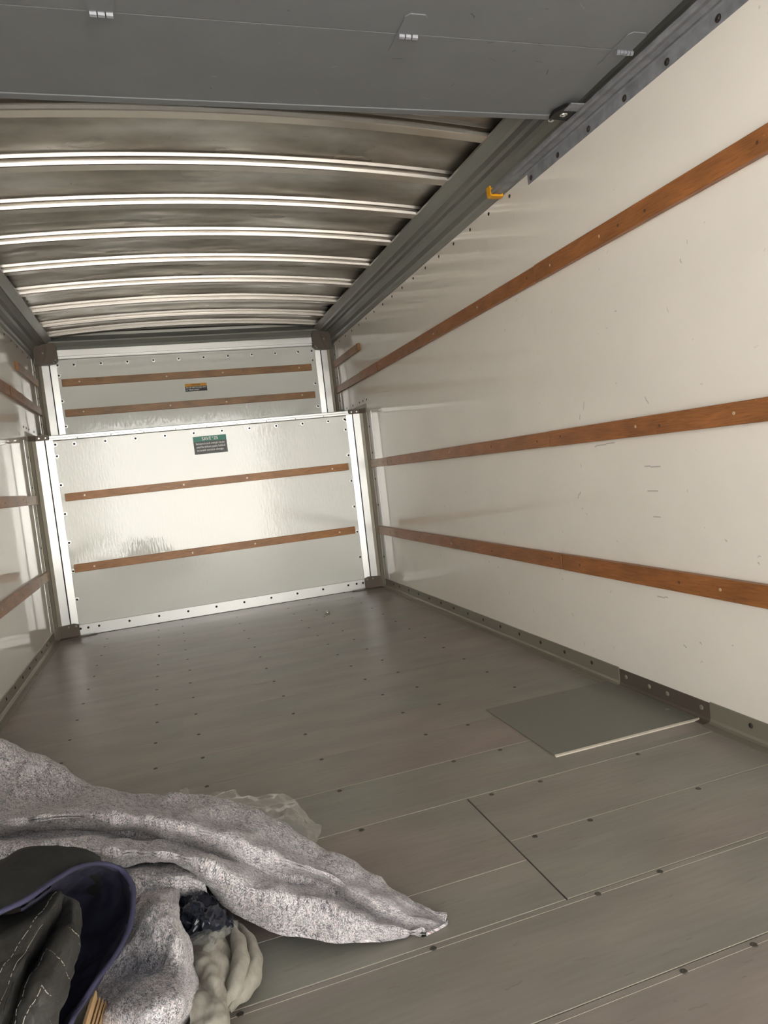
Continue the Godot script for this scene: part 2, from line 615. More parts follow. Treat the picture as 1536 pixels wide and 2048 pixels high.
const FELT_MAIN := [
	[Vector3(0.046, -0.008, 2.576), Vector3(0.099, 0.043, 2.604), Vector3(0.178, 0.064, 2.646), Vector3(0.258, 0.043, 2.689), Vector3(0.402, -0.006, 2.772), Vector3(0.535, -0.006, 2.892), Vector3(0.704, -0.006, 3.071), Vector3(0.848, -0.006, 3.148), Vector3(0.997, -0.006, 3.414), Vector3(1.095, -0.006, 3.565), Vector3(1.189, -0.006, 3.725)],
	[Vector3(0.056, 0.009, 2.658), Vector3(0.109, 0.150, 2.686), Vector3(0.188, 0.207, 2.728), Vector3(0.269, 0.186, 2.771), Vector3(0.412, 0.135, 2.853), Vector3(0.545, 0.074, 2.974), Vector3(0.715, 0.094, 3.152), Vector3(0.858, 0.064, 3.230), Vector3(1.007, 0.013, 3.451), Vector3(1.105, -0.007, 3.584), Vector3(1.199, -0.007, 3.734)],
	[Vector3(0.066, 0.015, 2.739), Vector3(0.119, 0.189, 2.767), Vector3(0.198, 0.258, 2.809), Vector3(0.279, 0.237, 2.852), Vector3(0.423, 0.186, 2.935), Vector3(0.555, 0.125, 3.055), Vector3(0.725, 0.145, 3.234), Vector3(0.869, 0.115, 3.312), Vector3(1.018, 0.064, 3.489), Vector3(1.116, 0.018, 3.603), Vector3(1.210, -0.008, 3.743)],
	[Vector3(0.098, 0.006, 2.971), Vector3(0.155, 0.135, 2.993), Vector3(0.240, 0.186, 3.026), Vector3(0.311, 0.176, 3.053), Vector3(0.453, 0.150, 3.115), Vector3(0.596, 0.140, 3.189), Vector3(0.735, 0.161, 3.363), Vector3(0.867, 0.135, 3.452), Vector3(1.001, 0.074, 3.571), Vector3(1.109, 0.018, 3.662), Vector3(1.204, -0.008, 3.750)],
	[Vector3(0.175, 0.011, 3.239), Vector3(0.229, 0.166, 3.266), Vector3(0.311, 0.227, 3.307), Vector3(0.375, 0.227, 3.339), Vector3(0.496, 0.222, 3.374), Vector3(0.617, 0.207, 3.420), Vector3(0.745, 0.191, 3.502), Vector3(0.862, 0.150, 3.561), Vector3(0.993, 0.074, 3.607), Vector3(1.103, 0.018, 3.694), Vector3(1.198, -0.008, 3.753)],
	[Vector3(0.146, 0.003, 3.196), Vector3(0.203, 0.116, 3.218), Vector3(0.289, 0.161, 3.250), Vector3(0.353, 0.161, 3.275), Vector3(0.466, 0.153, 3.290), Vector3(0.594, 0.143, 3.351), Vector3(0.739, 0.127, 3.455), Vector3(0.859, 0.096, 3.567), Vector3(0.992, 0.035, 3.590), Vector3(1.086, -0.002, 3.697), Vector3(1.165, -0.009, 3.758)],
	[Vector3(0.197, 0.010, 3.439), Vector3(0.257, 0.158, 3.451), Vector3(0.347, 0.217, 3.468), Vector3(0.401, 0.217, 3.478), Vector3(0.501, 0.212, 3.492), Vector3(0.614, 0.201, 3.544), Vector3(0.749, 0.176, 3.603), Vector3(0.854, 0.115, 3.662), Vector3(0.975, 0.069, 3.688), Vector3(1.066, 0.018, 3.733), Vector3(1.155, -0.008, 3.758)],
	[Vector3(0.179, 0.002, 3.399), Vector3(0.239, 0.104, 3.411), Vector3(0.329, 0.145, 3.429), Vector3(0.385, 0.145, 3.440), Vector3(0.489, 0.145, 3.468), Vector3(0.608, 0.145, 3.508), Vector3(0.750, 0.135, 3.576), Vector3(0.827, 0.043, 3.618), Vector3(0.963, 0.013, 3.711), Vector3(1.071, -0.004, 3.740), Vector3(1.146, -0.010, 3.753)],
]
const FELT_UNDER := [
	[Vector3(0.607, 0.125, 3.448), Vector3(0.657, 0.125, 3.475), Vector3(0.707, 0.125, 3.506), Vector3(0.757, 0.125, 3.549)],
	[Vector3(0.618, 0.135, 3.528), Vector3(0.661, 0.140, 3.561), Vector3(0.713, 0.140, 3.591), Vector3(0.767, 0.125, 3.601)],
	[Vector3(0.636, 0.125, 3.608), Vector3(0.670, 0.125, 3.587), Vector3(0.715, 0.120, 3.599), Vector3(0.773, 0.104, 3.610)],
	[Vector3(0.630, 0.084, 3.586), Vector3(0.664, 0.084, 3.552), Vector3(0.710, 0.084, 3.568), Vector3(0.770, 0.074, 3.590)],
]
const FELT_FRONT := [
	[Vector3(0.654, 0.115, 3.586), Vector3(0.677, 0.115, 3.570), Vector3(0.696, 0.115, 3.573), Vector3(0.715, 0.115, 3.590), Vector3(0.721, 0.115, 3.618)],
	[Vector3(0.639, 0.145, 3.694), Vector3(0.671, 0.176, 3.740), Vector3(0.697, 0.191, 3.771), Vector3(0.719, 0.176, 3.769), Vector3(0.729, 0.125, 3.704)],
	[Vector3(0.623, 0.145, 3.756), Vector3(0.658, 0.166, 3.791), Vector3(0.695, 0.181, 3.834), Vector3(0.725, 0.176, 3.853), Vector3(0.734, 0.104, 3.754)],
	[Vector3(0.605, 0.145, 3.828), Vector3(0.640, 0.130, 3.817), Vector3(0.684, 0.145, 3.856), Vector3(0.722, 0.161, 3.896), Vector3(0.735, 0.074, 3.789)],
	[Vector3(0.598, 0.145, 3.886), Vector3(0.639, 0.166, 3.934), Vector3(0.690, 0.186, 3.986), Vector3(0.725, 0.166, 3.975), Vector3(0.733, 0.053, 3.824)],
	[Vector3(0.595, 0.135, 3.927), Vector3(0.640, 0.155, 3.979), Vector3(0.688, 0.166, 4.015), Vector3(0.709, 0.125, 3.963), Vector3(0.714, 0.033, 3.846)],
	[Vector3(0.577, 0.064, 3.900), Vector3(0.621, 0.074, 3.933), Vector3(0.669, 0.074, 3.956), Vector3(0.694, 0.053, 3.942), Vector3(0.696, 0.013, 3.875)],
	[Vector3(0.567, 0.002, 3.951), Vector3(0.610, 0.002, 3.984), Vector3(0.658, 0.002, 4.007), Vector3(0.684, 0.002, 3.993), Vector3(0.686, 0.002, 3.926)],
	[Vector3(0.561, -0.006, 3.962), Vector3(0.605, -0.006, 3.994), Vector3(0.653, -0.006, 4.017), Vector3(0.679, -0.006, 4.004), Vector3(0.681, -0.006, 3.936)],
]
const PAD_OUTER := [
	[Vector3(0.262, 0.011, 3.719), Vector3(0.321, 0.166, 3.707), Vector3(0.410, 0.227, 3.688), Vector3(0.449, 0.222, 3.680), Vector3(0.481, 0.217, 3.652), Vector3(0.517, 0.212, 3.649), Vector3(0.555, 0.201, 3.663), Vector3(0.591, 0.176, 3.670)],
	[Vector3(0.282, 0.024, 3.791), Vector3(0.342, 0.242, 3.778), Vector3(0.431, 0.329, 3.760), Vector3(0.470, 0.324, 3.751), Vector3(0.501, 0.319, 3.724), Vector3(0.537, 0.314, 3.721), Vector3(0.576, 0.303, 3.734), Vector3(0.611, 0.278, 3.741)],
	[Vector3(0.318, 0.026, 3.922), Vector3(0.373, 0.258, 3.897), Vector3(0.456, 0.349, 3.861), Vector3(0.491, 0.344, 3.845), Vector3(0.520, 0.339, 3.816), Vector3(0.548, 0.329, 3.788), Vector3(0.582, 0.314, 3.777), Vector3(0.614, 0.283, 3.754)],
	[Vector3(0.321, 0.024, 3.961), Vector3(0.381, 0.246, 3.950), Vector3(0.472, 0.334, 3.934), Vector3(0.506, 0.334, 3.928), Vector3(0.535, 0.334, 3.914), Vector3(0.558, 0.329, 3.878), Vector3(0.586, 0.314, 3.818), Vector3(0.614, 0.283, 3.760)],
]
const PAD_LINING := [
	[Vector3(0.527, 0.324, 3.911), Vector3(0.554, 0.319, 3.865), Vector3(0.583, 0.303, 3.801), Vector3(0.611, 0.273, 3.744), Vector3(0.639, 0.249, 3.732), Vector3(0.659, 0.232, 3.789)],
	[Vector3(0.504, 0.227, 3.770), Vector3(0.534, 0.227, 3.722), Vector3(0.571, 0.217, 3.685), Vector3(0.611, 0.212, 3.689), Vector3(0.641, 0.207, 3.720), Vector3(0.660, 0.222, 3.808)],
	[Vector3(0.496, 0.186, 3.754), Vector3(0.532, 0.186, 3.718), Vector3(0.574, 0.176, 3.686), Vector3(0.613, 0.176, 3.714), Vector3(0.639, 0.186, 3.766), Vector3(0.654, 0.217, 3.857)],
	[Vector3(0.501, 0.176, 3.839), Vector3(0.536, 0.176, 3.784), Vector3(0.569, 0.166, 3.760), Vector3(0.601, 0.166, 3.789), Vector3(0.620, 0.186, 3.847), Vector3(0.634, 0.212, 3.909)],
	[Vector3(0.510, 0.176, 3.925), Vector3(0.537, 0.176, 3.873), Vector3(0.565, 0.166, 3.855), Vector3(0.585, 0.171, 3.878), Vector3(0.599, 0.186, 3.917), Vector3(0.613, 0.212, 3.948)],
	[Vector3(0.510, 0.166, 3.967), Vector3(0.530, 0.166, 3.940), Vector3(0.549, 0.166, 3.940), Vector3(0.562, 0.166, 3.946), Vector3(0.576, 0.186, 3.979), Vector3(0.586, 0.207, 4.011)],
	[Vector3(0.505, 0.135, 3.994), Vector3(0.520, 0.135, 3.977), Vector3(0.535, 0.135, 3.975), Vector3(0.544, 0.135, 3.980), Vector3(0.551, 0.135, 3.982), Vector3(0.562, 0.155, 4.012)],
	[Vector3(0.495, 0.013, 4.045), Vector3(0.509, 0.013, 4.028), Vector3(0.525, 0.013, 4.026), Vector3(0.534, 0.013, 4.031), Vector3(0.541, 0.013, 4.033), Vector3(0.552, 0.033, 4.063)],
	[Vector3(0.490, -0.006, 4.056), Vector3(0.504, -0.006, 4.038), Vector3(0.520, -0.006, 4.036), Vector3(0.529, -0.006, 4.041), Vector3(0.536, -0.006, 4.043), Vector3(0.547, -0.006, 4.073)],
]
const BIND := [
	[Vector3(0.323, 0.024, 3.967), Vector3(0.383, 0.246, 3.954), Vector3(0.473, 0.334, 3.935), Vector3(0.506, 0.334, 3.928), Vector3(0.535, 0.334, 3.914), Vector3(0.558, 0.329, 3.878), Vector3(0.586, 0.314, 3.818), Vector3(0.614, 0.283, 3.760), Vector3(0.640, 0.256, 3.740), Vector3(0.657, 0.242, 3.768), Vector3(0.661, 0.232, 3.804), Vector3(0.654, 0.217, 3.857), Vector3(0.634, 0.212, 3.909), Vector3(0.613, 0.212, 3.951), Vector3(0.597, 0.207, 3.983), Vector3(0.587, 0.207, 4.015), Vector3(0.562, 0.155, 4.012)],
]
const PAD_FOLD := [
	[Vector3(0.307, 0.018, 3.825), Vector3(0.367, 0.204, 3.833), Vector3(0.456, 0.278, 3.844), Vector3(0.511, 0.288, 3.851), Vector3(0.558, 0.288, 3.824), Vector3(0.564, 0.278, 3.816), Vector3(0.572, 0.273, 3.820), Vector3(0.582, 0.268, 3.828), Vector3(0.587, 0.247, 3.813)],
	[Vector3(0.332, 0.020, 3.926), Vector3(0.392, 0.219, 3.933), Vector3(0.481, 0.298, 3.943), Vector3(0.526, 0.309, 3.948), Vector3(0.564, 0.303, 3.895), Vector3(0.555, 0.258, 3.840), Vector3(0.564, 0.258, 3.853), Vector3(0.587, 0.278, 3.896), Vector3(0.588, 0.237, 3.830)],
	[Vector3(0.350, 0.021, 3.991), Vector3(0.408, 0.223, 3.998), Vector3(0.496, 0.303, 4.008), Vector3(0.532, 0.314, 4.012), Vector3(0.556, 0.303, 3.957), Vector3(0.545, 0.247, 3.874), Vector3(0.566, 0.278, 3.919), Vector3(0.596, 0.303, 3.974), Vector3(0.595, 0.247, 3.906)],
	[Vector3(0.355, 0.021, 4.049), Vector3(0.413, 0.223, 4.058), Vector3(0.500, 0.303, 4.071), Vector3(0.534, 0.314, 4.076), Vector3(0.547, 0.309, 4.022), Vector3(0.533, 0.247, 3.940), Vector3(0.557, 0.288, 3.991), Vector3(0.588, 0.309, 4.046), Vector3(0.593, 0.252, 3.977)],
	[Vector3(0.358, 0.020, 4.100), Vector3(0.416, 0.219, 4.111), Vector3(0.502, 0.298, 4.127), Vector3(0.535, 0.309, 4.133), Vector3(0.541, 0.303, 4.083), Vector3(0.528, 0.247, 4.010), Vector3(0.549, 0.288, 4.048), Vector3(0.582, 0.309, 4.101), Vector3(0.590, 0.252, 4.028)],
	[Vector3(0.348, 0.016, 4.102), Vector3(0.405, 0.196, 4.111), Vector3(0.489, 0.268, 4.125), Vector3(0.515, 0.278, 4.129), Vector3(0.524, 0.268, 4.084), Vector3(0.518, 0.227, 4.037), Vector3(0.537, 0.258, 4.062), Vector3(0.565, 0.268, 4.091), Vector3(0.578, 0.227, 4.041)],
	[Vector3(0.338, 0.002, 4.153), Vector3(0.394, 0.104, 4.162), Vector3(0.479, 0.145, 4.176), Vector3(0.504, 0.155, 4.180), Vector3(0.514, 0.145, 4.135), Vector3(0.507, 0.104, 4.088), Vector3(0.527, 0.135, 4.113), Vector3(0.554, 0.145, 4.142), Vector3(0.568, 0.104, 4.092)],
	[Vector3(0.323, -0.008, 4.162), Vector3(0.383, -0.009, 4.172), Vector3(0.474, -0.006, 4.186), Vector3(0.499, -0.006, 4.190), Vector3(0.508, -0.006, 4.145), Vector3(0.502, -0.006, 4.098), Vector3(0.522, -0.006, 4.123), Vector3(0.549, -0.006, 4.153), Vector3(0.562, -0.006, 4.103)],
]
const TAN_FLAT := [
	[Vector3(0.722, 0.053, 3.662), Vector3(0.750, 0.064, 3.680), Vector3(0.773, 0.064, 3.683), Vector3(0.797, 0.043, 3.657)],
	[Vector3(0.724, 0.064, 3.742), Vector3(0.752, 0.084, 3.777), Vector3(0.772, 0.074, 3.777), Vector3(0.797, 0.033, 3.724)],
	[Vector3(0.727, 0.064, 3.808), Vector3(0.745, 0.059, 3.800), Vector3(0.768, 0.079, 3.845), Vector3(0.787, 0.028, 3.795)],
	[Vector3(0.727, 0.074, 3.865), Vector3(0.750, 0.084, 3.885), Vector3(0.772, 0.074, 3.884), Vector3(0.780, 0.013, 3.815)],
	[Vector3(0.719, 0.064, 3.898), Vector3(0.746, 0.074, 3.925), Vector3(0.771, 0.053, 3.910), Vector3(0.784, 0.002, 3.845)],
	[Vector3(0.704, 0.023, 3.920), Vector3(0.733, 0.023, 3.933), Vector3(0.753, 0.013, 3.930), Vector3(0.768, -0.003, 3.909)],
]
const TAN_A := [
	[Vector3(0.807, 0.033, 3.627), Vector3(0.814, 0.033, 3.677), Vector3(0.816, 0.031, 3.725), Vector3(0.808, 0.028, 3.766), Vector3(0.795, 0.023, 3.796), Vector3(0.782, 0.013, 3.809), Vector3(0.774, 0.002, 3.824)],
]
const TAN_B := [
	[Vector3(0.821, 0.013, 3.603), Vector3(0.833, 0.013, 3.651), Vector3(0.839, 0.013, 3.699), Vector3(0.835, 0.013, 3.745), Vector3(0.819, 0.013, 3.777), Vector3(0.799, 0.013, 3.798), Vector3(0.784, 0.013, 3.821)],
]
const DARK_WRAP := [
	[Vector3(0.716, 0.074, 3.529), Vector3(0.745, 0.079, 3.542), Vector3(0.769, 0.079, 3.555), Vector3(0.786, 0.064, 3.552)],
	[Vector3(0.719, 0.094, 3.619), Vector3(0.749, 0.115, 3.660), Vector3(0.775, 0.104, 3.659), Vector3(0.801, 0.064, 3.634)],
	[Vector3(0.721, 0.094, 3.675), Vector3(0.750, 0.104, 3.700), Vector3(0.780, 0.094, 3.698), Vector3(0.817, 0.043, 3.644)],
	[Vector3(0.725, 0.074, 3.689), Vector3(0.751, 0.074, 3.691), Vector3(0.778, 0.064, 3.673), Vector3(0.813, 0.033, 3.635)],
	[Vector3(0.724, 0.033, 3.637), Vector3(0.750, 0.033, 3.644), Vector3(0.778, 0.028, 3.632), Vector3(0.808, 0.013, 3.611)],
]
const WRAP_FLAP := [
	[Vector3(0.728, 0.084, 3.695), Vector3(0.752, 0.084, 3.701), Vector3(0.783, 0.074, 3.680), Vector3(0.824, 0.043, 3.632)],
	[Vector3(0.732, 0.084, 3.718), Vector3(0.755, 0.089, 3.734), Vector3(0.785, 0.074, 3.711), Vector3(0.820, 0.043, 3.652)],
	[Vector3(0.735, 0.079, 3.717), Vector3(0.766, 0.089, 3.774), Vector3(0.780, 0.069, 3.721), Vector3(0.806, 0.033, 3.645)],
]
const BAG := [
	[Vector3(0.716, 0.002, 2.889), Vector3(0.744, 0.013, 2.895), Vector3(0.780, 0.013, 2.978), Vector3(0.821, 0.033, 3.017), Vector3(0.854, 0.048, 3.042), Vector3(0.884, 0.043, 3.084), Vector3(0.934, 0.038, 3.108), Vector3(0.979, 0.038, 3.126), Vector3(1.012, 0.028, 3.164), Vector3(1.034, 0.008, 3.222), Vector3(1.062, -0.012, 3.267)],
	[Vector3(0.725, 0.033, 3.005), Vector3(0.759, 0.038, 3.044), Vector3(0.791, 0.038, 3.070), Vector3(0.830, 0.053, 3.108), Vector3(0.867, 0.053, 3.136), Vector3(0.895, 0.048, 3.161), Vector3(0.932, 0.043, 3.176), Vector3(0.973, 0.043, 3.206), Vector3(1.002, 0.033, 3.236), Vector3(1.028, 0.013, 3.272), Vector3(1.054, -0.012, 3.287)],
	[Vector3(0.739, 0.043, 3.099), Vector3(0.770, 0.043, 3.124), Vector3(0.800, 0.043, 3.147), Vector3(0.837, 0.043, 3.169), Vector3(0.871, 0.043, 3.205), Vector3(0.899, 0.038, 3.223), Vector3(0.933, 0.038, 3.252), Vector3(0.967, 0.033, 3.277), Vector3(0.994, 0.028, 3.304), Vector3(1.017, 0.013, 3.333), Vector3(1.040, -0.012, 3.317)],
	[Vector3(0.747, 0.002, 3.076), Vector3(0.779, 0.002, 3.107), Vector3(0.808, 0.002, 3.139), Vector3(0.844, 0.002, 3.174), Vector3(0.878, 0.002, 3.212), Vector3(0.905, 0.002, 3.243), Vector3(0.938, 0.002, 3.278), Vector3(0.966, 0.002, 3.308), Vector3(0.992, -0.003, 3.324), Vector3(1.008, -0.008, 3.337), Vector3(1.024, -0.013, 3.345)],
]
const WOOD := [
	[Vector3(0.607, 0.186, 3.914), Vector3(0.601, 0.181, 3.961), Vector3(0.597, 0.176, 3.998)],
]

# ---------------------------------------------------------------- the truck body
func roof_y(x: float) -> float:
	var t := (x - 1.15) / 1.0
	return 2.138 + 0.045 * (1.0 - t * t)

func mir(x: float, side: int) -> float:
	return x if side > 0 else WID - x

func build_floor() -> void:
	var f := struct("floor")
	f.position.y = FY
	var seams: Array = [-0.13]
	for k in range(-15, 7):
		seams.append(3.546 + 0.2393 * k)
	seams.append(REAR)
	rng.seed = 2
	var add_plank := func(x0: float, x1: float, z0: float, z1: float) -> void:
		var st := new_st()
		var o := Vector2(rng.randf() * 2.0, rng.randf() * 2.0)
		var c := Vector3((x0 + x1) * 0.5, -0.014, (z0 + z1) * 0.5)
		var gap := 0.0014 if z1 > 2.9 else 0.0005
		add_box(st, c, Vector3(x1 - x0 - 0.0012, 0.028, z1 - z0 - gap), 0.0, o + Vector2(0, c.z * 0.7))
		var p := part("plank", done(st), M.floor, f)
		if z1 < 2.9: return
		# worn bright lip along the rear edge of the board, and a scored line beside some of them
		part("worn_lip", span(Vector3(x0 + 0.001, -0.004, z1 - 0.0026), Vector3(x1 - 0.001, 0.0004, z1 - 0.0007)), M.edge, p)
		if z0 > 3.75:
			part("scored_line", span(Vector3(x0 + 0.3, -0.004, z0 + 0.0135), Vector3(x1 - 0.25, 0.0003, z0 + 0.0143)), M.edge, p)
	for k in seams.size() - 1:
		var z0: float = seams[k]
		var z1: float = seams[k + 1]
		if absf(z0 - 3.3067) < 0.01:
			add_plank.call(0.0, 1.4465, z0, 3.629)
			add_plank.call(1.4495, WID, z0, z1)
		elif absf(z0 - 3.546) < 0.01:
			add_plank.call(0.0, 1.4465, 3.629, z1)
			add_plank.call(1.4495, WID, z0, z1)
		else:
			add_plank.call(0.0, WID, z0, z1)
	part("subfloor", span(Vector3(-0.06, -0.12, -0.2), Vector3(WID + 0.06, -0.03, REAR)), M.groove, f)
	for k in range(1, seams.size() - 1):
		for x in [0.338, 0.654, 0.803, 1.157, 1.512, 1.661, 1.977]:
			var z: float = seams[k] + 0.0115
			if x < 1.44 and absf(z - 3.5575) < 0.01:
				continue
			if x > 1.76 and z > 2.73 and z < 3.24:
				continue
			stud("screw", meshes.screw, M.floor_screw, f, Vector3(x + rng.randfn(0, 0.002), 0.0, z + rng.randfn(0, 0.002)), Vector3.UP)
	# metal cover plate beside the wall, with a bright strip along its rear edge
	var t := thing("floor_hatch_plate", "flat dark grey metal cover plate screwed to floor beside patched baseboard", "plate", Vector3(2.035, FY, 2.98))
	part("plate", box(Vector3(0.518, 0.004, 0.456), 0.0012), M.plate, t, Vector3(0.0, 0.002, 0.0))
	var st := new_st()
	add_sweep(st, PackedVector2Array([Vector2(0, 0), Vector2(0.008, 0), Vector2(0.006, 0.003), Vector2(0.0, 0.005)]), Vector3(0, 0, 1), Vector3.UP, [Vector3(-0.259, 0, 0.227), Vector3(0.0, 0, 0.229), Vector3(0.258, 0, 0.231)])
	var es := part("edge_strip", done(st), M.edge, t)
	es.set_meta("label", "worn bright strip along the plate edge")
	for p in [[-0.25, 0.21], [-0.08, 0.21], [0.06, 0.212], [0.235, 0.21], [-0.25, -0.21], [0.05, -0.21], [0.235, -0.205]]:
		stud("screw", meshes.screw, M.plate, t, Vector3(p[0], 0.004, p[1]), Vector3.UP)

func build_side_wall(side: int) -> void:
	var called := "wall_right" if side > 0 else "wall_left"
	var w := struct(called)
	var nx := Vector3(-1, 0, 0) if side > 0 else Vector3(1, 0, 0)
	# lining sheet with texture coordinates laid along the wall
	var st := new_st()
	var xs := mir(WID, side)
	var xo := mir(WID + 0.06, side)
	var uv := func(z: float, y: float) -> Vector2: return Vector2((z + 0.9) / 6.0, 1.0 - y / 2.2)
	var z0 := -0.9
	var z1 := REAR
	quad(st, Vector3(xs, -0.1, z0), Vector3(xs, -0.1, z1), Vector3(xs, 2.2, z1), Vector3(xs, 2.2, z0), [uv.call(z0, -0.1), uv.call(z1, -0.1), uv.call(z1, 2.2), uv.call(z0, 2.2)], nx)
	quad(st, Vector3(xo, -0.1, z0), Vector3(xo, -0.1, z1), Vector3(xo, 2.2, z1), Vector3(xo, 2.2, z0), [uv.call(z0, -0.1), uv.call(z1, -0.1), uv.call(z1, 2.2), uv.call(z0, 2.2)], -nx)
	var e := [Vector2.ZERO, Vector2.ZERO, Vector2.ZERO, Vector2.ZERO]
	quad(st, Vector3(xs, -0.1, z0), Vector3(xo, -0.1, z0), Vector3(xo, 2.2, z0), Vector3(xs, 2.2, z0), e, Vector3(0, 0, -1))
	quad(st, Vector3(xs, -0.1, z1), Vector3(xo, -0.1, z1), Vector3(xo, 2.2, z1), Vector3(xs, 2.2, z1), e, Vector3(0, 0, 1))
	quad(st, Vector3(xs, 2.2, z0), Vector3(xo, 2.2, z0), Vector3(xo, 2.2, z1), Vector3(xs, 2.2, z1), e, Vector3.UP)
	quad(st, Vector3(xs, -0.1, z0), Vector3(xo, -0.1, z0), Vector3(xo, -0.1, z1), Vector3(xs, -0.1, z1), e, Vector3.DOWN)
	part("lining_sheet", done(st), M.wall, w)
	# rivets under the roof rail, beside the corner posts and along the attic deck
	var x := mir(WID, side)
	for k in range(-3, 16):
		var z := 2.355 - PITCH * k
		if z > 2.4 or z < -0.72: continue
		stud("rivet", meshes.rivet, M.screw_dark, w, Vector3(x, 1.932, z), nx)
	for k in 6:
		stud("rivet", meshes.rivet, M.screw_dark, w, Vector3(mir(WID - 0.002, side), 1.19 - 0.195 * k, 0.03), nx)
	for k in 3:
		stud("rivet", meshes.rivet, M.screw_dark, w, Vector3(mir(WID - 0.002, side), 1.86 - PITCH * k, -0.735), nx)
	for z in [-0.545, -0.357, -0.166, -0.069, 0.026]:
		stud("rivet", meshes.rivet, M.screw_dark, w, Vector3(x, 1.389, z), nx)
	# light flange of the lower corner, on the wall
	part("flange", span(Vector3(minf(x, x + nx.x * 0.002), 0.055, 0.0), Vector3(maxf(x, x + nx.x * 0.002), 1.30, 0.10)), M.white_alu, w)
	part("flange", span(Vector3(minf(x, x + nx.x * 0.002), 1.40, -0.76), Vector3(maxf(x, x + nx.x * 0.002), 1.95, -0.69)), M.white_alu, w)

func angle_iron(z0: float, z1: float, side: int, m: Material, parent: Node, called: String, t := 0.004, leg := 0.068, foot := 0.045) -> void:
	var s := -1.0 if side > 0 else 1.0
	var prof := PackedVector2Array([Vector2(0, 0), Vector2(foot, 0), Vector2(foot, t * 0.7), Vector2(t + 0.012, t), Vector2(t + 0.003, t + 0.004), Vector2(t, t + 0.012), Vector2(t, leg - 0.002), Vector2(t * 0.4, leg), Vector2(0, leg)])
	part(called, sweep(prof, Vector3(s, 0, 0), Vector3.UP, [Vector3(mir(WID, side), FY, z0), Vector3(mir(WID, side), FY, z1)]), m, parent)

func build_baseboard(side: int) -> void:
	var b := struct("baseboard_right" if side > 0 else "baseboard_left")
	var nx := Vector3(-1, 0, 0) if side > 0 else Vector3(1, 0, 0)
	if side > 0:
		angle_iron(0.0, 2.81, side, M.dull_alu, b, "angle_strip")
		angle_iron(3.258, REAR, side, M.dull_alu, b, "angle_strip")
		angle_iron(2.812, 3.256, side, M.bracket, b, "dark_patch_strip", 0.0015, 0.064, 0.03)
	else:
		angle_iron(0.0, REAR, side, M.dull_alu, b, "angle_strip")
	var xf := mir(WID - 0.004, side)
	var zs: Array = [0.205]
	for k in 24: zs.append(0.326 + PITCH * k)
	for z in zs:
		if z > 5.0: continue
		if side > 0 and z > 2.8 and z < 3.27: continue
		stud("rivet", meshes.rivet, M.screw_dark, b, Vector3(xf, 0.027, z), nx)
	if side > 0:
		for z in [2.85, 2.976, 3.066, 3.22]:
			stud("bolt", meshes.rivet, M.dull_alu, b, Vector3(WID - 0.0015, 0.022, z), nx)
	for k in 9:
		stud("rivet", meshes.rivet, M.dull_alu, b, Vector3(mir(WID - 0.034, side), FY + 0.003, 0.35 + 0.55 * k), Vector3.UP)

func rail(label: String, side: int, y0: float, y1: float, z0: float, z1: float, tone: int, screws: Array, proud := 0.0) -> void:
	var th := 0.02 + proud
	var t := thing("wooden_rail", label, "rail", Vector3(mir(WID - th * 0.5, side), (y0 + y1) * 0.5, (z0 + z1) * 0.5), "wooden tie rails along the side walls")
	part("board", box(Vector3(th, y1 - y0, z1 - z0 - 0.003), 0.002, Vector2(rng.randf() * 4.0, rng.randf())), M["wood%d" % tone], t)
	for z in screws:
		stud("screw", meshes.screw, M.screw_light if rng.randf() < 0.3 else M.rail_screw, t, Vector3((-th if side > 0 else th) * 0.5, rng.randfn(0, 0.004), z - (z0 + z1) * 0.5), Vector3(-1 if side > 0 else 1, 0, 0)).scale = Vector3.ONE * 0.75

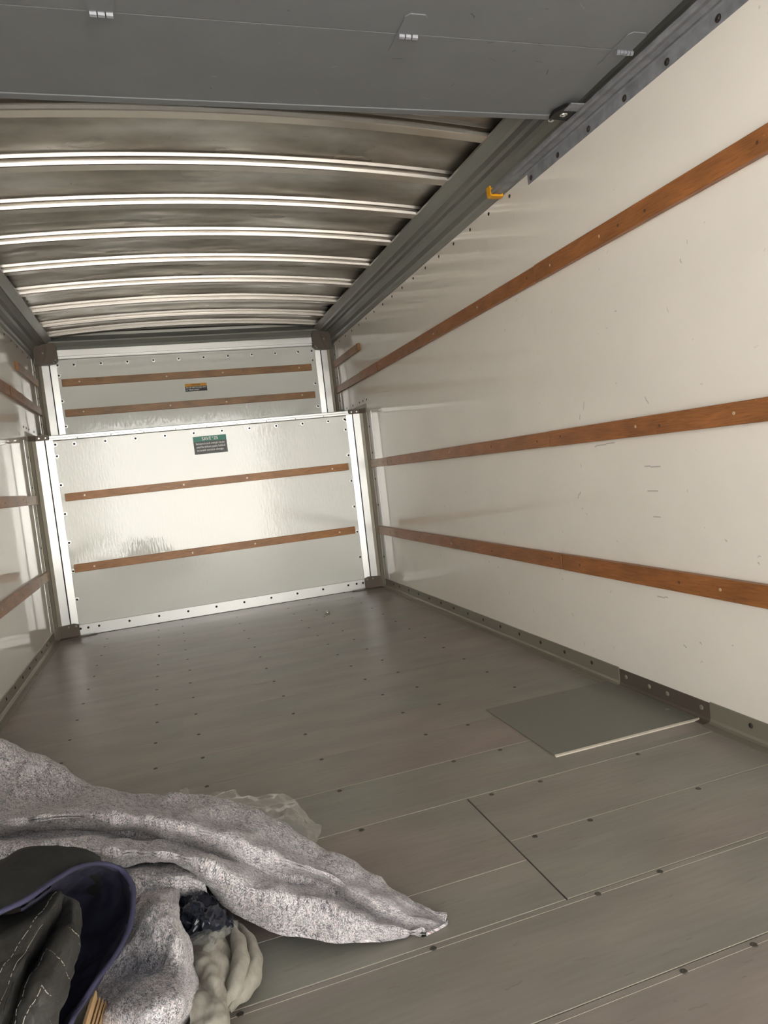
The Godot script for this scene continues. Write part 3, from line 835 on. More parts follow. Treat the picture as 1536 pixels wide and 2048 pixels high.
func build_rails() -> void:
	rng.seed = 9
	for side in [1, -1]:
		var w := "wall with the patched baseboard" if side > 0 else "wall opposite the patched baseboard"
		rail("short bare wooden rail beside the attic corner, high on the %s" % w, side, 1.752, 1.806, -0.755, 0.02, 1, [-0.7, -0.35, -0.03])
		rail("attic stub of the top wooden rail on the %s" % w, side, 1.536, 1.594, -0.755, -0.01, 1, [-0.7, -0.06])
		rail("short piece of top wooden rail above corner post, %s" % w, side, 1.535, 1.597, -0.008, 0.415, 2, [0.05, 0.36], 0.002)
		rail("long middle board of the top wooden rail, %s" % w, side, 1.535, 1.597, 0.418, 2.523, 2, [0.5, 0.9, 1.45, 1.5, 2.0, 2.46])
		rail("rearmost board of the top wooden rail, %s" % w, side, 1.534, 1.598, 2.526, 5.02, 2, [2.64, 2.95, 3.05, 3.18, 3.6, 4.1, 4.6], 0.003)
		rail("short piece of waist-high wooden rail at corner post, %s" % w, side, 0.886, 0.944, 0.005, 0.413, 1, [0.05, 0.32])
		rail("long middle board of the waist-high wooden rail, %s" % w, side, 0.885, 0.945, 0.416, 2.512, 2, [0.5, 1.0, 1.5, 2.0, 2.42], 0.001)
		rail("rearmost board of the waist-high wooden rail, %s" % w, side, 0.884, 0.946, 2.515, 5.02, 2, [2.6, 3.05, 3.164, 3.46, 4.1, 4.6], 0.003)
		rail("short piece of lowest wooden rail at corner post, %s" % w, side, 0.388, 0.448, 0.005, 0.405, 1, [0.05, 0.3])
		rail("long middle board of the lowest wooden rail, %s" % w, side, 0.387, 0.449, 0.408, 2.524, 2, [0.46, 0.9, 1.4, 1.9, 2.45], 0.003)
		rail("rearmost board of the lowest wooden rail, %s" % w, side, 0.386, 0.450, 2.530, 5.02, 2, [2.651, 3.192, 3.36, 4.1, 4.6], 0.003)
	for a in [["wooden rail across the front wall just below the green sticker", -0.06, 0.886, 0.938, 0.176, 2.124, 0], ["wooden rail across the front wall nearest to the floor", -0.06, 0.410, 0.463, 0.170, 2.120, 0], ["wooden rail across the attic wall above the caution sticker", -0.82, 1.753, 1.808, 0.172, 2.106, 1], ["wooden rail across the attic wall below the caution sticker", -0.82, 1.524, 1.578, 0.165, 2.110, 1]]:
		var t := thing("wooden_rail", a[0], "rail", Vector3((a[4] + a[5]) * 0.5, (a[2] + a[3]) * 0.5, a[1] + 0.0095), "wooden tie rails across the front walls")
		part("board", box(Vector3(a[5] - a[4], a[3] - a[2], 0.019), 0.002, Vector2(rng.randf() * 4.0, rng.randf())), M["wood%d" % a[6]], t)
		for x in [0.296, 0.935, 1.372, 1.998]:
			stud("screw", meshes.screw, M.screw_light, t, Vector3(x - (a[4] + a[5]) * 0.5, rng.randfn(0, 0.002), 0.0095), Vector3(0, 0, 1))

func corner_post(called: String, side: int, zw: float, y0: float, y1: float) -> Node3D:
	# extruded aluminium post: slanted face from the side wall, flat face, slot, lip against the panel
	var s := -1.0 if side > 0 else 1.0
	var p := struct(called)
	var x := mir(WID, side)
	var d := 0.06
	var up := [Vector3(x, y0, zw), Vector3(x, y1, zw)]
	part("shaded_return", sweep(PackedVector2Array([Vector2(0.001, 0.004), Vector2(0.006, 0.004), Vector2(0.008, -0.004), Vector2(0.024, -0.018), Vector2(0.027, -0.028), Vector2(0.0475, -0.038), Vector2(0.0475, -d), Vector2(0.001, -d)]), Vector3(s, 0, 0), Vector3(0, 0, 1), up), M.dull_alu, p)  # same extrusion as the face; the darker tone paints its slanted shade
	part("post_face", sweep(PackedVector2Array([Vector2(0.048, -0.037), Vector2(0.098, -0.037), Vector2(0.098, -0.054), Vector2(0.106, -0.054), Vector2(0.106, -0.040), Vector2(0.150, -0.044), Vector2(0.150, -d), Vector2(0.048, -d)]), Vector3(s, 0, 0), Vector3(0, 0, 1), up), M.white_alu, p)
	part("slot_shade", span(Vector3(minf(x + s * 0.0985, x + s * 0.1055), y0, zw - 0.053), Vector3(maxf(x + s * 0.0985, x + s * 0.1055), y1, zw - 0.045)), M.groove, p)  # dark strip laid in the groove to paint its shade
	return p

func plate_poly(pts: PackedVector2Array, th: float) -> ArrayMesh:
	return sweep(pts, Vector3.RIGHT, Vector3.UP, [Vector3(0, 0, 0), Vector3(0, 0, th)])

func build_front() -> void:
	# lower front wall, attic deck and attic wall
	var w := struct("wall_front")
	var st := new_st()
	add_box(st, Vector3(WID * 0.5, 0.63, -0.09), Vector3(WID, 1.36, 0.06))
	part("panel", done(st), M.panel, w)
	part("bottom_strip", span(Vector3(0.145, FY + 0.001, -0.062), Vector3(2.155, 0.058, -0.052), 0.002), M.white_alu, w)
	part("ledge_cap", sweep(PackedVector2Array([Vector2(-0.13, 1.292), Vector2(-0.052, 1.288), Vector2(-0.046, 1.294), Vector2(-0.046, 1.306), Vector2(-0.052, 1.309), Vector2(-0.052, 1.322), Vector2(-0.058, 1.326), Vector2(-0.13, 1.326)]), Vector3(0, 0, 1), Vector3.UP, [Vector3(0.13, 0, 0), Vector3(2.17, 0, 0)]), M.white_alu, w)
	var f := Vector3(0, 0, 1)
	for k in 11:
		ringed(w, Vector3(0.275 + PITCH * k - (0.0 if k < 10 else 0.06), 1.26, -0.06), f)
	for y in [1.265, 1.188, 0.997, 0.804, 0.611, 0.420, 0.228]:
		ringed(w, Vector3(0.160, y, -0.06), f)
		ringed(w, Vector3(2.137, y, -0.06), f)
	for x in [0.157, 0.205, 0.273, 0.467, 0.661, 0.856, 1.05, 1.246, 1.44, 1.632, 1.826, 2.02, 2.085, 2.135]:
		stud("rivet", meshes.rivet, M.dark, w, Vector3(x, 0.031, -0.052), f)
	for k in 9:
		stud("nail", meshes.rivet, M.dull_alu, w, Vector3(0.3 + 0.21 * k, 1.299, -0.046), f).scale = Vector3.ONE * 0.55
	var a := struct("wall_attic")
	st = new_st()
	add_box(st, Vector3(WID * 0.5, 1.70, -0.86), Vector3(WID, 0.90, 0.08))
	part("panel", done(st), M.panel, a)
	part("header", sweep(PackedVector2Array([Vector2(-0.90, 1.953), Vector2(-0.79, 1.953), Vector2(-0.786, 1.957), Vector2(-0.786, 1.970), Vector2(-0.80, 1.971), Vector2(-0.80, 1.976), Vector2(-0.784, 1.977), Vector2(-0.784, 2.022), Vector2(-0.79, 2.026), Vector2(-0.90, 2.026)]), Vector3(0, 0, 1), Vector3.UP, [Vector3(0.12, 0, 0), Vector3(2.18, 0, 0)]), M.white_alu, a)
	part("roof_angle", sweep(PackedVector2Array([Vector2(-0.90, 2.027), Vector2(-0.80, 2.027), Vector2(-0.792, 2.045), Vector2(-0.77, 2.075), Vector2(-0.77, 2.085), Vector2(-0.90, 2.2)]), Vector3(0, 0, 1), Vector3.UP, [Vector3(0.02, 0, 0), Vector3(2.28, 0, 0)]), M.cove, a)
	for k in 10:
		ringed(a, Vector3(0.272 + PITCH * k, 1.915, -0.82), f)
	for y in [1.917, 1.839, 1.646, 1.453]:
		ringed(a, Vector3(0.157, y, -0.82), f)
		ringed(a, Vector3(2.125, y, -0.82), f)
	var d := struct("floor_attic")
	part("deck", span(Vector3(0, 1.25, -0.90), Vector3(WID, 1.30, -0.121)), M.floor, d)
	var n := 0
	for side in [1, -1]:
		var s := -1.0 if side > 0 else 1.0
		n += 1
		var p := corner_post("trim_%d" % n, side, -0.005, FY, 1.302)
		# foot bracket
		var xw := mir(WID - 0.145, side)
		var lo := minf(xw, mir(WID - 0.02, side))
		part("foot_bracket", sweep(PackedVector2Array([Vector2(0, 0.0), Vector2(0.13, 0), Vector2(0.13, 0.074), Vector2(0.118, 0.082), Vector2(0.03, 0.088), Vector2(0, 0.078)]), Vector3(-s, 0, 0), Vector3.UP, [Vector3(mir(WID - 0.152, side), FY + 0.004, -0.043), Vector3(mir(WID - 0.152, side), FY + 0.004, -0.034)]), M.bracket, p)
		part("foot_plate", sweep(PackedVector2Array([Vector2(0.0, 0.004), Vector2(0.014, 0.02), Vector2(0.05, 0.04), Vector2(0.12, 0.052), Vector2(0.12, -0.03), Vector2(-0.10, -0.034), Vector2(-0.11, -0.022), Vector2(-0.10, -0.012)]), Vector3(-s, 0, 0), Vector3(0, 0, 1), [Vector3(mir(WID - 0.152, side), FY + 0.001, -0.005), Vector3(mir(WID - 0.152, side), FY + 0.006, -0.005)]), M.bracket, p)
		for dx in [0.018, 0.062]:
			stud("bolt", meshes.rivet, M.dull_alu, p, Vector3(mir(WID - 0.152 + dx, side), 0.055, -0.034), f)
		# plate where the ledge meets the side wall
		part("ledge_plate", sweep(PackedVector2Array([Vector2(0.003, 0.008), Vector2(0.010, 0.006), Vector2(0.030, -0.014), Vector2(0.052, -0.030), Vector2(0.128, -0.031), Vector2(0.128, -0.055), Vector2(0.003, -0.055)]), Vector3(s, 0, 0), Vector3(0, 0, 1), [Vector3(mir(WID, side), 1.296, -0.005), Vector3(mir(WID, side), 1.330, -0.005)]), M.bracket, p)
		part("deck_angle", span(Vector3(minf(mir(WID, side), mir(WID - 0.005, side)), 1.328, -0.80), Vector3(maxf(mir(WID, side), mir(WID - 0.005, side)), 1.362, 0.006), 0.001), M.dull_alu, p)
		for dx in [0.07, 0.11]:
			stud("bolt", meshes.rivet, M.chrome, p, Vector3(mir(WID - dx, side), 1.312, -0.036), f)
	for side in [1, -1]:
		var s := -1.0 if side > 0 else 1.0
		n += 1
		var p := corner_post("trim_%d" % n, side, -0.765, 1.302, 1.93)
		# rounded roof corner casting
		part("corner_bracket", sweep(PackedVector2Array([Vector2(0.012, -0.05), Vector2(0.012, 0.05), Vector2(0.02, 0.085), Vector2(0.035, 0.098), Vector2(0.10, 0.100), Vector2(0.13, 0.108), Vector2(0.162, 0.11), Vector2(0.170, 0.085), Vector2(0.172, -0.02), Vector2(0.160, -0.035), Vector2(0.150, -0.045), Vector2(0.10, -0.05)]), Vector3(s, 0, 0), Vector3.UP, [Vector3(mir(WID, side), 1.965, -0.80), Vector3(mir(WID, side), 1.965, -0.755)]), M.bracket, p)
		part("bracket_rib", sweep(PackedVector2Array([Vector2(0.03, -0.03), Vector2(0.035, 0.06), Vector2(0.05, 0.075), Vector2(0.10, 0.072), Vector2(0.085, 0.0), Vector2(0.06, -0.035)]), Vector3(s, 0, 0), Vector3.UP, [Vector3(mir(WID, side), 1.965, -0.755), Vector3(mir(WID, side), 1.965, -0.748)]), M.bracket, p)
		for q in [[0.075, 0.035], [0.155, -0.022], [0.142, -0.036]]:
			stud("bolt", meshes.rivet, M.dull_alu, p, Vector3(mir(WID - q[0], side), 1.965 + q[1], -0.748 if q[0] < 0.1 else -0.755), f)

func build_roof() -> void:
	var c := struct("ceiling")
	var st := SurfaceTool.new()
	st.begin(Mesh.PRIMITIVE_TRIANGLES)
	var nx := 40
	for lay in 2:
		for i in nx + 1:
			for j in 2:
				var x := lerpf(0.0, WID, float(i) / nx)
				var z := lerpf(-0.9, REAR, j)
				var dn := -roof_slope(x)
				st.set_normal(Vector3(-dn, -1, 0).normalized() if lay == 0 else Vector3(dn, 1, 0).normalized())
				st.set_uv(Vector2(x, z))
				st.add_vertex(Vector3(x, roof_y(x) + lay * 0.012, z))
	for lay in 2:
		for i in nx:
			var a := lay * (nx + 1) * 2 + i * 2
			var q := [a, a + 1, a + 2, a + 1, a + 3, a + 2]
			if lay == 1: q = [a, a + 2, a + 1, a + 1, a + 2, a + 3]
			for k in q: st.add_index(k)
	part("roof_sheet", st.commit(), M.roof, c)
	part("outer_skin", span(Vector3(-0.06, 2.2, -0.9), Vector3(WID + 0.06, 2.24, REAR)), M.facade, c)
	var prof := PackedVector2Array([Vector2(0.036, 0.002), Vector2(0.036, -0.001), Vector2(0.032, -0.012), Vector2(0.030, -0.013), Vector2(0.028, -0.002), Vector2(0.018, -0.002), Vector2(0.017, -0.022), Vector2(0.013, -0.033), Vector2(0.010, -0.036), Vector2(-0.036, -0.036), Vector2(-0.040, 0.002)])
	for z in [4.55, 4.135, 3.72, 3.305, 2.89, 2.475, 2.075, 1.68, 1.275, 0.865, 0.445, 0.02, -0.40, -0.70]:
		var path: Array = []
		for i in 25:
			var x := lerpf(0.06, WID - 0.06, i / 24.0)
			path.append(Vector3(x, roof_y(x), z))
		part("roof_bow", sweep(prof, Vector3(0, 0, 1), Vector3.UP, path), M.bow, c)
	# grooved grey roof rails along both sides
	var n := 4
	for side in [1, -1]:
		n += 1
		var s := -1.0 if side > 0 else 1.0
		var t := struct("trim_%d" % n)
		var pr := PackedVector2Array([Vector2(0, 1.955), Vector2(0.004, 1.957), Vector2(0.007, 1.982), Vector2(0.016, 1.99), Vector2(0.013, 2.022), Vector2(0.022, 2.048), Vector2(0.036, 2.058), Vector2(0.062, 2.056), Vector2(0.068, 2.070), Vector2(0.098, 2.072), Vector2(0.106, 2.064), Vector2(0.114, 2.074), Vector2(0.146, 2.098), Vector2(0.146, 2.108), Vector2(0.13, 2.112), Vector2(0.0, 2.112)])
		part("roof_rail", sweep(pr, Vector3(s, 0, 0), Vector3.UP, [Vector3(mir(WID, side), 0, -0.79), Vector3(mir(WID, side), 0, REAR)]), M.cove, t)
	var h := struct("trim_%d" % (n + 1))
	part("rear_header", span(Vector3(0, 2.03, REAR - 0.03), Vector3(WID, 2.2, REAR)), M.white_alu, h)

func roof_slope(x: float) -> float:
	return -0.09 * (x - 1.15)

# ---------------------------------------------------------------- roll-up door and its tracks
func build_door() -> void:
	var d := thing("roll_up_door", "grey roll-up door rolled open under the truck roof", "door", Vector3(1.15, 1.985, 2.845))
	d.rotation.y = -0.018
	var zs := [0.0, 0.385, 0.785, 1.185, 1.585, 1.98]
	rng.seed = 33
	for k in 5:
		var st := new_st()
		add_box(st, Vector3.ZERO, Vector3(2.156, 0.026, zs[k + 1] - zs[k] - 0.002), 0.0012, Vector2(rng.randf() * 2.0, rng.randf() * 2.0))
		part("section", done(st), M.door, d, Vector3(0, 0.013, (zs[k] + zs[k + 1]) * 0.5))
	part("edge_lip", box(Vector3(2.156, 0.004, 0.028), 0.001), M.door_edge, d, Vector3(0, -0.002, 0.014))
	for j in range(1, 5):
		for x in [-0.352, 0.395]:
			var h := part("hinge", hinge_leaf(), M.door_edge, d, Vector3(x, -0.0012, zs[j]))
			h.rotation.y = 0.0
			part("knuckle", knuckle(0.054, 3), M.galv, h, Vector3(0, -0.005, 0))
		for s in [-1.0, 1.0]:
			var h := part("end_hinge", hinge_leaf(), M.door_edge, d, Vector3(s * 1.045, -0.0012, zs[j]))
			part("knuckle", knuckle(0.056, 5), M.galv, h, Vector3(s * 0.008, -0.006, 0))
	for s in [-1.0, 1.0]:
		# top roller bracket: black plate, tongue, two bright bolts, roller reaching into the track
		var b := part("roller_bracket", sweep(PackedVector2Array([Vector2(-0.045, -0.03), Vector2(0.04, -0.035), Vector2(0.05, 0.03), Vector2(0.02, 0.05), Vector2(-0.03, 0.05), Vector2(-0.05, 0.01)]), Vector3(1, 0, 0), Vector3(0, 0, 1), [Vector3(0, 0, 0), Vector3(0, -0.012, 0)]), M.dark, d, Vector3(s * 1.065, -0.003, 0.055))
		part("tongue", box(Vector3(0.05, 0.004, 0.045), 0.001), M.galv, b, Vector3(-0.004 * s, -0.014, 0.055))
		stud("bolt", meshes.bolt, M.chrome, b, Vector3(-0.012, -0.012, 0.004), Vector3.DOWN)
		stud("bolt", meshes.bolt, M.chrome, b, Vector3(-0.03 * s, -0.008, -0.04), Vector3.DOWN)
		var r := part("roller", lathe([Vector2(0, 0.012), Vector2(0.014, 0.012), Vector2(0.016, 0.008), Vector2(0.016, 0.0), Vector2(0, 0.0)], 14), M.dark, b, Vector3(s * 0.03, 0.008, 0.0))
		r.rotation.z = -PI / 2 * s
	for side in [1, -1]:
		var t := thing("door_track", "galvanised steel door track bolted above the %s" % ("wall with the patched baseboard" if side > 0 else "wall opposite the patched baseboard"), "track", Vector3(mir(WID, side), 1.96, 3.7))
		var s := -1.0 if side > 0 else 1.0
		var ch := PackedVector2Array([Vector2(0.003, 0.0), Vector2(0.020, -0.003), Vector2(0.036, 0.002), Vector2(0.054, -0.002), Vector2(0.062, 0.002), Vector2(0.062, 0.012), Vector2(0.059, 0.012), Vector2(0.058, 0.004), Vector2(0.007, 0.006), Vector2(0.007, 0.055), Vector2(0.003, 0.055)])
		part("channel", sweep(ch, Vector3(s, 0, 0), Vector3.UP, [Vector3(0, 0, -1.39), Vector3(0, 0, 1.35)]), M.galv, t)
		part("mounting_leg", sweep(PackedVector2Array([Vector2(0, -0.046), Vector2(0.003, -0.046), Vector2(0.003, -0.006), Vector2(0.010, 0.0), Vector2(0, 0.0)]), Vector3(s, 0, 0), Vector3.UP, [Vector3(0, 0, -1.19), Vector3(0, 0, 1.35)]), M.galv, t)
		for k in 13:
			stud("bolt", meshes.bolt, M.screw_dark, t, Vector3(s * 0.003, -0.030, -1.164 + 0.191 * k), Vector3(s, 0, 0)).scale = Vector3(0.8, 0.8, 0.8)
		var y := part("end_cap", sweep(PackedVector2Array([Vector2(0.006, -0.012), Vector2(0.058, -0.012), Vector2(0.066, -0.006), Vector2(0.066, 0.03), Vector2(0.060, 0.03), Vector2(0.060, -0.004), Vector2(0.012, -0.004), Vector2(0.012, 0.02), Vector2(0.006, 0.02)]), Vector3(s, 0, 0), Vector3.UP, [Vector3(0, 0, -1.415), Vector3(0, 0, -1.385)]), M.yellow, t)
		y.set_meta("label", "yellow plastic end cap of the track")
		part("stop", box(Vector3(0.05, 0.04, 0.005)), M.yellow, y, Vector3(s * 0.036, 0.012, -1.412))

func hinge_leaf() -> ArrayMesh:
	if not meshes.has("leaf"):
		meshes.leaf = sweep(PackedVector2Array([Vector2(-0.03, -0.075), Vector2(-0.022, -0.088), Vector2(0.022, -0.088), Vector2(0.03, -0.075), Vector2(0.03, 0.07), Vector2(0.02, 0.082), Vector2(-0.02, 0.082), Vector2(-0.03, 0.07)]), Vector3(1, 0, 0), Vector3(0, 0, 1), [Vector3(0, 0.001, 0), Vector3(0, -0.002, 0)])
	return meshes.leaf

func knuckle(wd: float, n: int) -> ArrayMesh:
	var key := "knuckle%d" % n
	if not meshes.has(key):
		var st := new_st()
		for k in n:
			var w := wd / n
			var x := -wd * 0.5 + w * (k + 0.5)
			var pr := PackedVector2Array()
			for i in 8:
				pr.append(Vector2(cos(TAU * i / 8.0), sin(TAU * i / 8.0)) * 0.0075)
			add_sweep(st, pr, Vector3(0, 0, 1), Vector3.UP, [Vector3(x - w * 0.42, 0, 0), Vector3(x + w * 0.42, 0, 0)])
		meshes[key] = done(st)
	return meshes[key]

# ---------------------------------------------------------------- stickers and a loose bolt
func words(txt: String, size: float, m: Material, parent: Node, at: Vector3, wide := 0.0) -> void:
	var t := TextMesh.new()
	var f := SystemFont.new()
	f.font_names = PackedStringArray(["Droid Sans"])
	f.font_weight = 700
	t.font = f
	t.text = txt
	t.font_size = 48
	t.pixel_size = size / 48.0
	t.depth = 0.0004
	var o := part("lettering", t, m, parent, at)
	if wide > 0.0:
		var w := t.get_aabb().size.x
		if w > 0.0: o.scale.x = wide / w

func build_stickers() -> void:
	var s := thing("sticker", "teal and dark grey printed sticker on the lower front wall", "sticker", Vector3(1.15, 1.172, -0.0595))
	s.rotation.z = 0.004
	part("backing", box(Vector3(0.228, 0.124, 0.0006)), M.slate, s)
	part("header_band", box(Vector3(0.228, 0.036, 0.0007)), M.teal, s, Vector3(0, 0.044, 0.0001))
	words("SAVE", 0.031, M.print_white, s, Vector3(-0.022, 0.0435, 0.0006), 0.062)
	words("$", 0.016, M.print_white, s, Vector3(0.020, 0.050, 0.0006))
	words("25", 0.031, M.print_white, s, Vector3(0.042, 0.0435, 0.0006), 0.030)
	words("Return truck swept clean", 0.0185, M.print_white, s, Vector3(0.0, 0.010, 0.0006), 0.196)
	words("and furniture pads folded", 0.0185, M.print_white, s, Vector3(0.002, -0.013, 0.0006), 0.196)
	words("to avoid service charge.", 0.0185, M.print_white, s, Vector3(-0.003, -0.036, 0.0006), 0.186)
	var c := thing("caution_sticker", "small amber and black caution sticker on the attic wall", "sticker", Vector3(1.15, 1.682, -0.8195))
	part("backing", box(Vector3(0.170, 0.062, 0.0006)), M.black_print, c)
	part("header_band", box(Vector3(0.170, 0.023, 0.0007)), M.amber, c, Vector3(0, 0.0195, 0.0001))
	words("CAUTION", 0.018, M.black_print, c, Vector3(0, 0.0195, 0.0006), 0.066)
	words("Do not ride in cargo area", 0.0155, M.print_white, c, Vector3(0.0, 0.0, 0.0006), 0.154)
	words("or \"Mom's Attic\"", 0.0155, M.print_white, c, Vector3(-0.026, -0.018, 0.0006), 0.104)
	var b := thing("loose_bolt", "small loose metal bolt lying alone on the floor", "bolt", Vector3(1.697, FY, 0.626))
	part("head", lathe([Vector2(0, 0.024), Vector2(0.008, 0.022), Vector2(0.013, 0.014), Vector2(0.013, 0.007), Vector2(0.007, 0.003), Vector2(0.006, 0.0), Vector2(0, 0)], 12), M.chrome, b)
	part("foot_washer", lathe([Vector2(0, 0.003), Vector2(0.018, 0.003), Vector2(0.02, 0.0), Vector2(0, 0)], 12), M.dull_alu, b, Vector3(-0.004, 0, 0.002))

# ---------------------------------------------------------------- blankets and loose things
func stitch(called: String, g: Array, nr: Array, path: Array, parent: Node) -> void:
	# running stitches over a sheet; the path is given in shares of its width and length
	var nv := g.size() - 1
	var nu: int = g[0].size() - 1
	var st := new_st()
	var pts: Array = []
	for k in path.size() - 1:
		var a: Vector2 = path[k]
		var b: Vector2 = path[k + 1]
		for i in 28:
			var q := a.lerp(b, i / 28.0)
			var fi := clampf(q.y * nv, 0, nv - 0.001)
			var fj := clampf(q.x * nu, 0, nu - 0.001)
			var i0 := int(fi)
			var j0 := int(fj)
			var p0: Vector3 = (g[i0][j0] as Vector3).lerp(g[i0][j0 + 1], fj - j0)
			var p1: Vector3 = (g[i0 + 1][j0] as Vector3).lerp(g[i0 + 1][j0 + 1], fj - j0)
			pts.append([p0.lerp(p1, fi - i0), nr[i0][j0]])
	var run := 0.0
	for k in pts.size() - 1:
		var p: Vector3 = pts[k][0]
		var q: Vector3 = pts[k + 1][0]
		var n: Vector3 = pts[k][1]
		run += p.distance_to(q)
		if fmod(run, 0.011) > 0.008: continue
		var dirv := (q - p).normalized()
		var s := dirv.cross(n).normalized() * 0.00045
		var up := n * 0.0007
		quad(st, p - s, q - s, q + up, p + up, [Vector2.ZERO, Vector2.ZERO, Vector2.ZERO, Vector2.ZERO], n - s * 900.0)
		quad(st, p + s, q + s, q + up, p + up, [Vector2.ZERO, Vector2.ZERO, Vector2.ZERO, Vector2.ZERO], n + s * 900.0)
	part(called, done(st), M.thread, parent)

func build_pile() -> void:
	var folds := [[0.012, 6.0], [0.006, 15.0], [0.0016, 60.0]]
	var felt := thing("felt_blanket", "large speckled grey felt moving blanket trailing to a point on floor", "blanket")
	part("felt_sheet", cloth(FELT_MAIN, 150, 96, 0.006, folds, 4)[0], M.felt, felt)
	part("felt_underfold", cloth(FELT_UNDER, 40, 24, 0.006, [[0.004, 15.0], [0.0014, 60.0]], 5)[0], M.felt, felt)
	var f2 := thing("felt_blanket", "crumpled lobe of speckled grey felt blanket between black pad and tan canvas", "blanket")
	part("felt_sheet", cloth(FELT_FRONT, 70, 80, 0.006, [[0.008, 9.0], [0.004, 20.0], [0.0016, 60.0]], 8)[0], M.felt, f2)
	var pad := thing("quilted_pad", "black quilted moving pad with purple lining and pale stitching, folded", "blanket")
	part("outer_cover", cloth(PAD_OUTER, 60, 30, 0.004, [[0.005, 14.0], [0.001, 50.0]], 12)[0], M.black_pad, pad)
	part("purple_lining", cloth(PAD_LINING, 60, 60, 0.004, [[0.007, 16.0], [0.004, 34.0]], 13)[0], M.lining, pad)
	part("purple_binding", tube(along(BIND[0], 90), [0.0045, 0.0045, 0.0045, 0.0042, 0.004], 8, 0.8, 0.25), M.binding, pad)
	var fo := cloth(PAD_FOLD, 84, 70, 0.004, [[0.004, 16.0], [0.0016, 45.0]], 14)
	var fold := part("quilted_fold", fo[0], M.pad, pad)
	var g: Array = fo[1]
	var nr: Array = fo[2]
	for pth in [[Vector2(0.497, 0.010), Vector2(0.430, 0.160), Vector2(0.325, 0.360)], [Vector2(0.482, 0.220), Vector2(0.385, 0.449), Vector2(0.370, 0.519), Vector2(0.310, 0.461)], [Vector2(0.850, 0.239), Vector2(0.992, 0.300)], [Vector2(0.745, 0.360), Vector2(0.880, 0.391), Vector2(0.992, 0.461)], [Vector2(0.745, 0.360), Vector2(0.745, 0.601), Vector2(0.753, 0.980)], [Vector2(0.992, 0.601), Vector2(0.850, 0.519), Vector2(0.820, 0.700), Vector2(0.820, 0.980)], [Vector2(0.992, 0.741), Vector2(0.932, 0.680), Vector2(0.910, 0.799), Vector2(0.902, 0.980)]]:
		stitch("stitching", g, nr, pth, fold)
	var tan := thing("canvas_cloth", "tan canvas cloth bunched in folds on the floor", "cloth")
	part("sheet", cloth(TAN_FLAT, 40, 50, 0.003, [[0.008, 16.0], [0.003, 40.0]], 17)[0], M.tan, tan)
	part("fold_loop", tube(along(TAN_A[0], 40), [0.004, 0.013, 0.016, 0.017, 0.014, 0.010, 0.003], 14, 1.5, 0.25), M.tan, tan)
	part("fold_loop", tube(along(TAN_B[0], 40), [0.004, 0.011, 0.014, 0.015, 0.013, 0.009, 0.003], 14, 1.6, 0.2), M.tan, tan)
	var wrap := thing("wrapped_bundle", "dark navy bundle in shiny plastic wrap tucked under felt blanket", "bundle")
	part("dark_film", cloth(DARK_WRAP, 44, 44, 0.002, [[0.010, 20.0, true], [0.006, 45.0, true]], 19)[0], M.wrap, wrap)
	part("clear_flap", cloth(WRAP_FLAP, 24, 20, 0.0008, [[0.005, 22.0, true], [0.003, 50.0, true]], 20)[0], M.clear, wrap)
	var bag := thing("plastic_bag", "crumpled clear plastic bag lying behind the felt blanket", "bag")
	part("film", cloth(BAG, 90, 40, 0.0006, [[0.008, 9.0, true], [0.004, 22.0, true]], 23)[0], M.clear, bag)
	# strip of board standing between the pad and the felt
	var w := thing("board_strip", "thin light brown board edge poking out beside the purple lining", "board", WOOD[0][1])
	var d: Vector3 = WOOD[0][2] - WOOD[0][0]
	var st := new_st()
	add_box(st, Vector3.ZERO, Vector3(0.006, 0.05, d.length()), 0.001)
	var o := part("core", done(st), M.cardboard, w, Vector3(0, -0.025, 0))
	o.rotation.y = atan2(d.x, d.z)
	for k in 3:
		var r := part("ply", box(Vector3(0.0016, 0.046, d.length() * 0.97), 0.0003), M.cardboard, w, Vector3(0.006 + 0.0035 * k, -0.034 - 0.004 * k, 0.0))
		r.rotation.y = atan2(d.x, d.z)

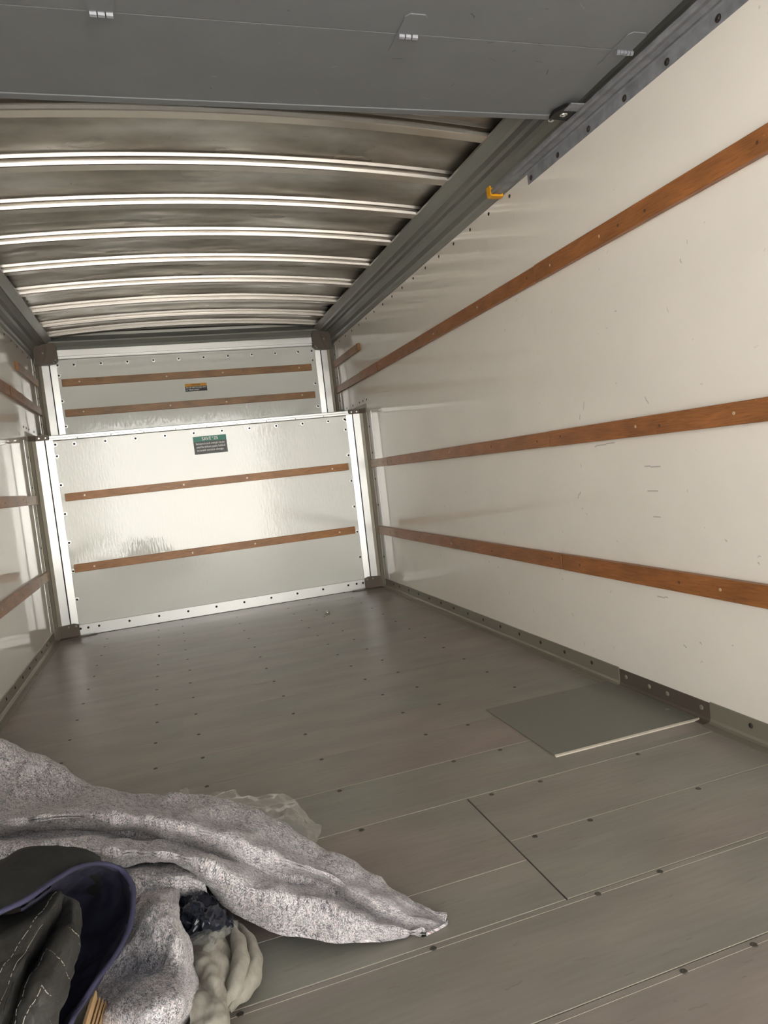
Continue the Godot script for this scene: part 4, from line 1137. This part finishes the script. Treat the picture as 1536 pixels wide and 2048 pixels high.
# ---------------------------------------------------------------- outside, behind the truck
func build_yard() -> void:
	var g := struct("ground")
	part("concrete", span(Vector3(-30, -1.1, -20), Vector3(32, -0.95, 40)), M.concrete, g)
	# unseen low wall and clad building added to throw light deep inside and reflect
	var w := struct("wall_added")
	part("bounce_wall", span(Vector3(1.0, -0.95, 15.0), Vector3(24, 1.32, 15.2)), M.facade, w)
	part("bounce_cladding", span(Vector3(-22, -0.95, 17.0), Vector3(24, 4.6, 17.4)), M.bounce_cladding, w)

func _ready() -> void:
	# camera, sky, sun, exposure
	var cam := Camera3D.new()
	cam.name = "camera"
	cam.position = Vector3(0.7859, 0.8748, 4.9702)
	cam.rotation = Vector3(-0.0633, -0.3041, -0.1112)
	cam.fov = 72.781
	cam.near = 0.02
	cam.far = 200.0
	add_child(cam)
	cam.current = true
	var env := Environment.new()
	env.background_mode = Environment.BG_SKY
	var sky := Sky.new()
	var sk := ProceduralSkyMaterial.new()
	sk.sky_top_color = Color(0.80, 0.83, 0.86)
	sk.sky_horizon_color = Color(0.90, 0.90, 0.88)
	sk.ground_bottom_color = Color(0.5, 0.49, 0.47)
	sk.ground_horizon_color = Color(0.8, 0.79, 0.77)
	sk.sky_curve = 0.2
	sk.energy_multiplier = 1.0
	sky.sky_material = sk
	env.sky = sky
	env.background_energy_multiplier = 3.0
	env.tonemap_mode = Environment.TONE_MAPPER_LINEAR
	env.tonemap_exposure = 0.555
	env.sdfgi_enabled = true
	env.ssao_enabled = true
	env.ssil_enabled = true
	var we := WorldEnvironment.new()
	we.name = "environment"
	we.environment = env
	add_child(we)
	var sun := DirectionalLight3D.new()
	sun.name = "sun"
	sun.light_color = Color(1.0, 0.98, 0.955)
	sun.light_energy = 26.0
	sun.light_angular_distance = 2.0
	sun.shadow_enabled = true
	add_child(sun)
	sun.look_at_from_position(Vector3.ZERO, Vector3(0.45, -0.9, 0.8), Vector3.UP)
	make_materials()
	build_floor()
	build_side_wall(1)
	build_side_wall(-1)
	build_baseboard(1)
	build_baseboard(-1)
	build_front()
	build_roof()
	build_yard()
	build_door()
	build_rails()
	build_stickers()
	build_pile()
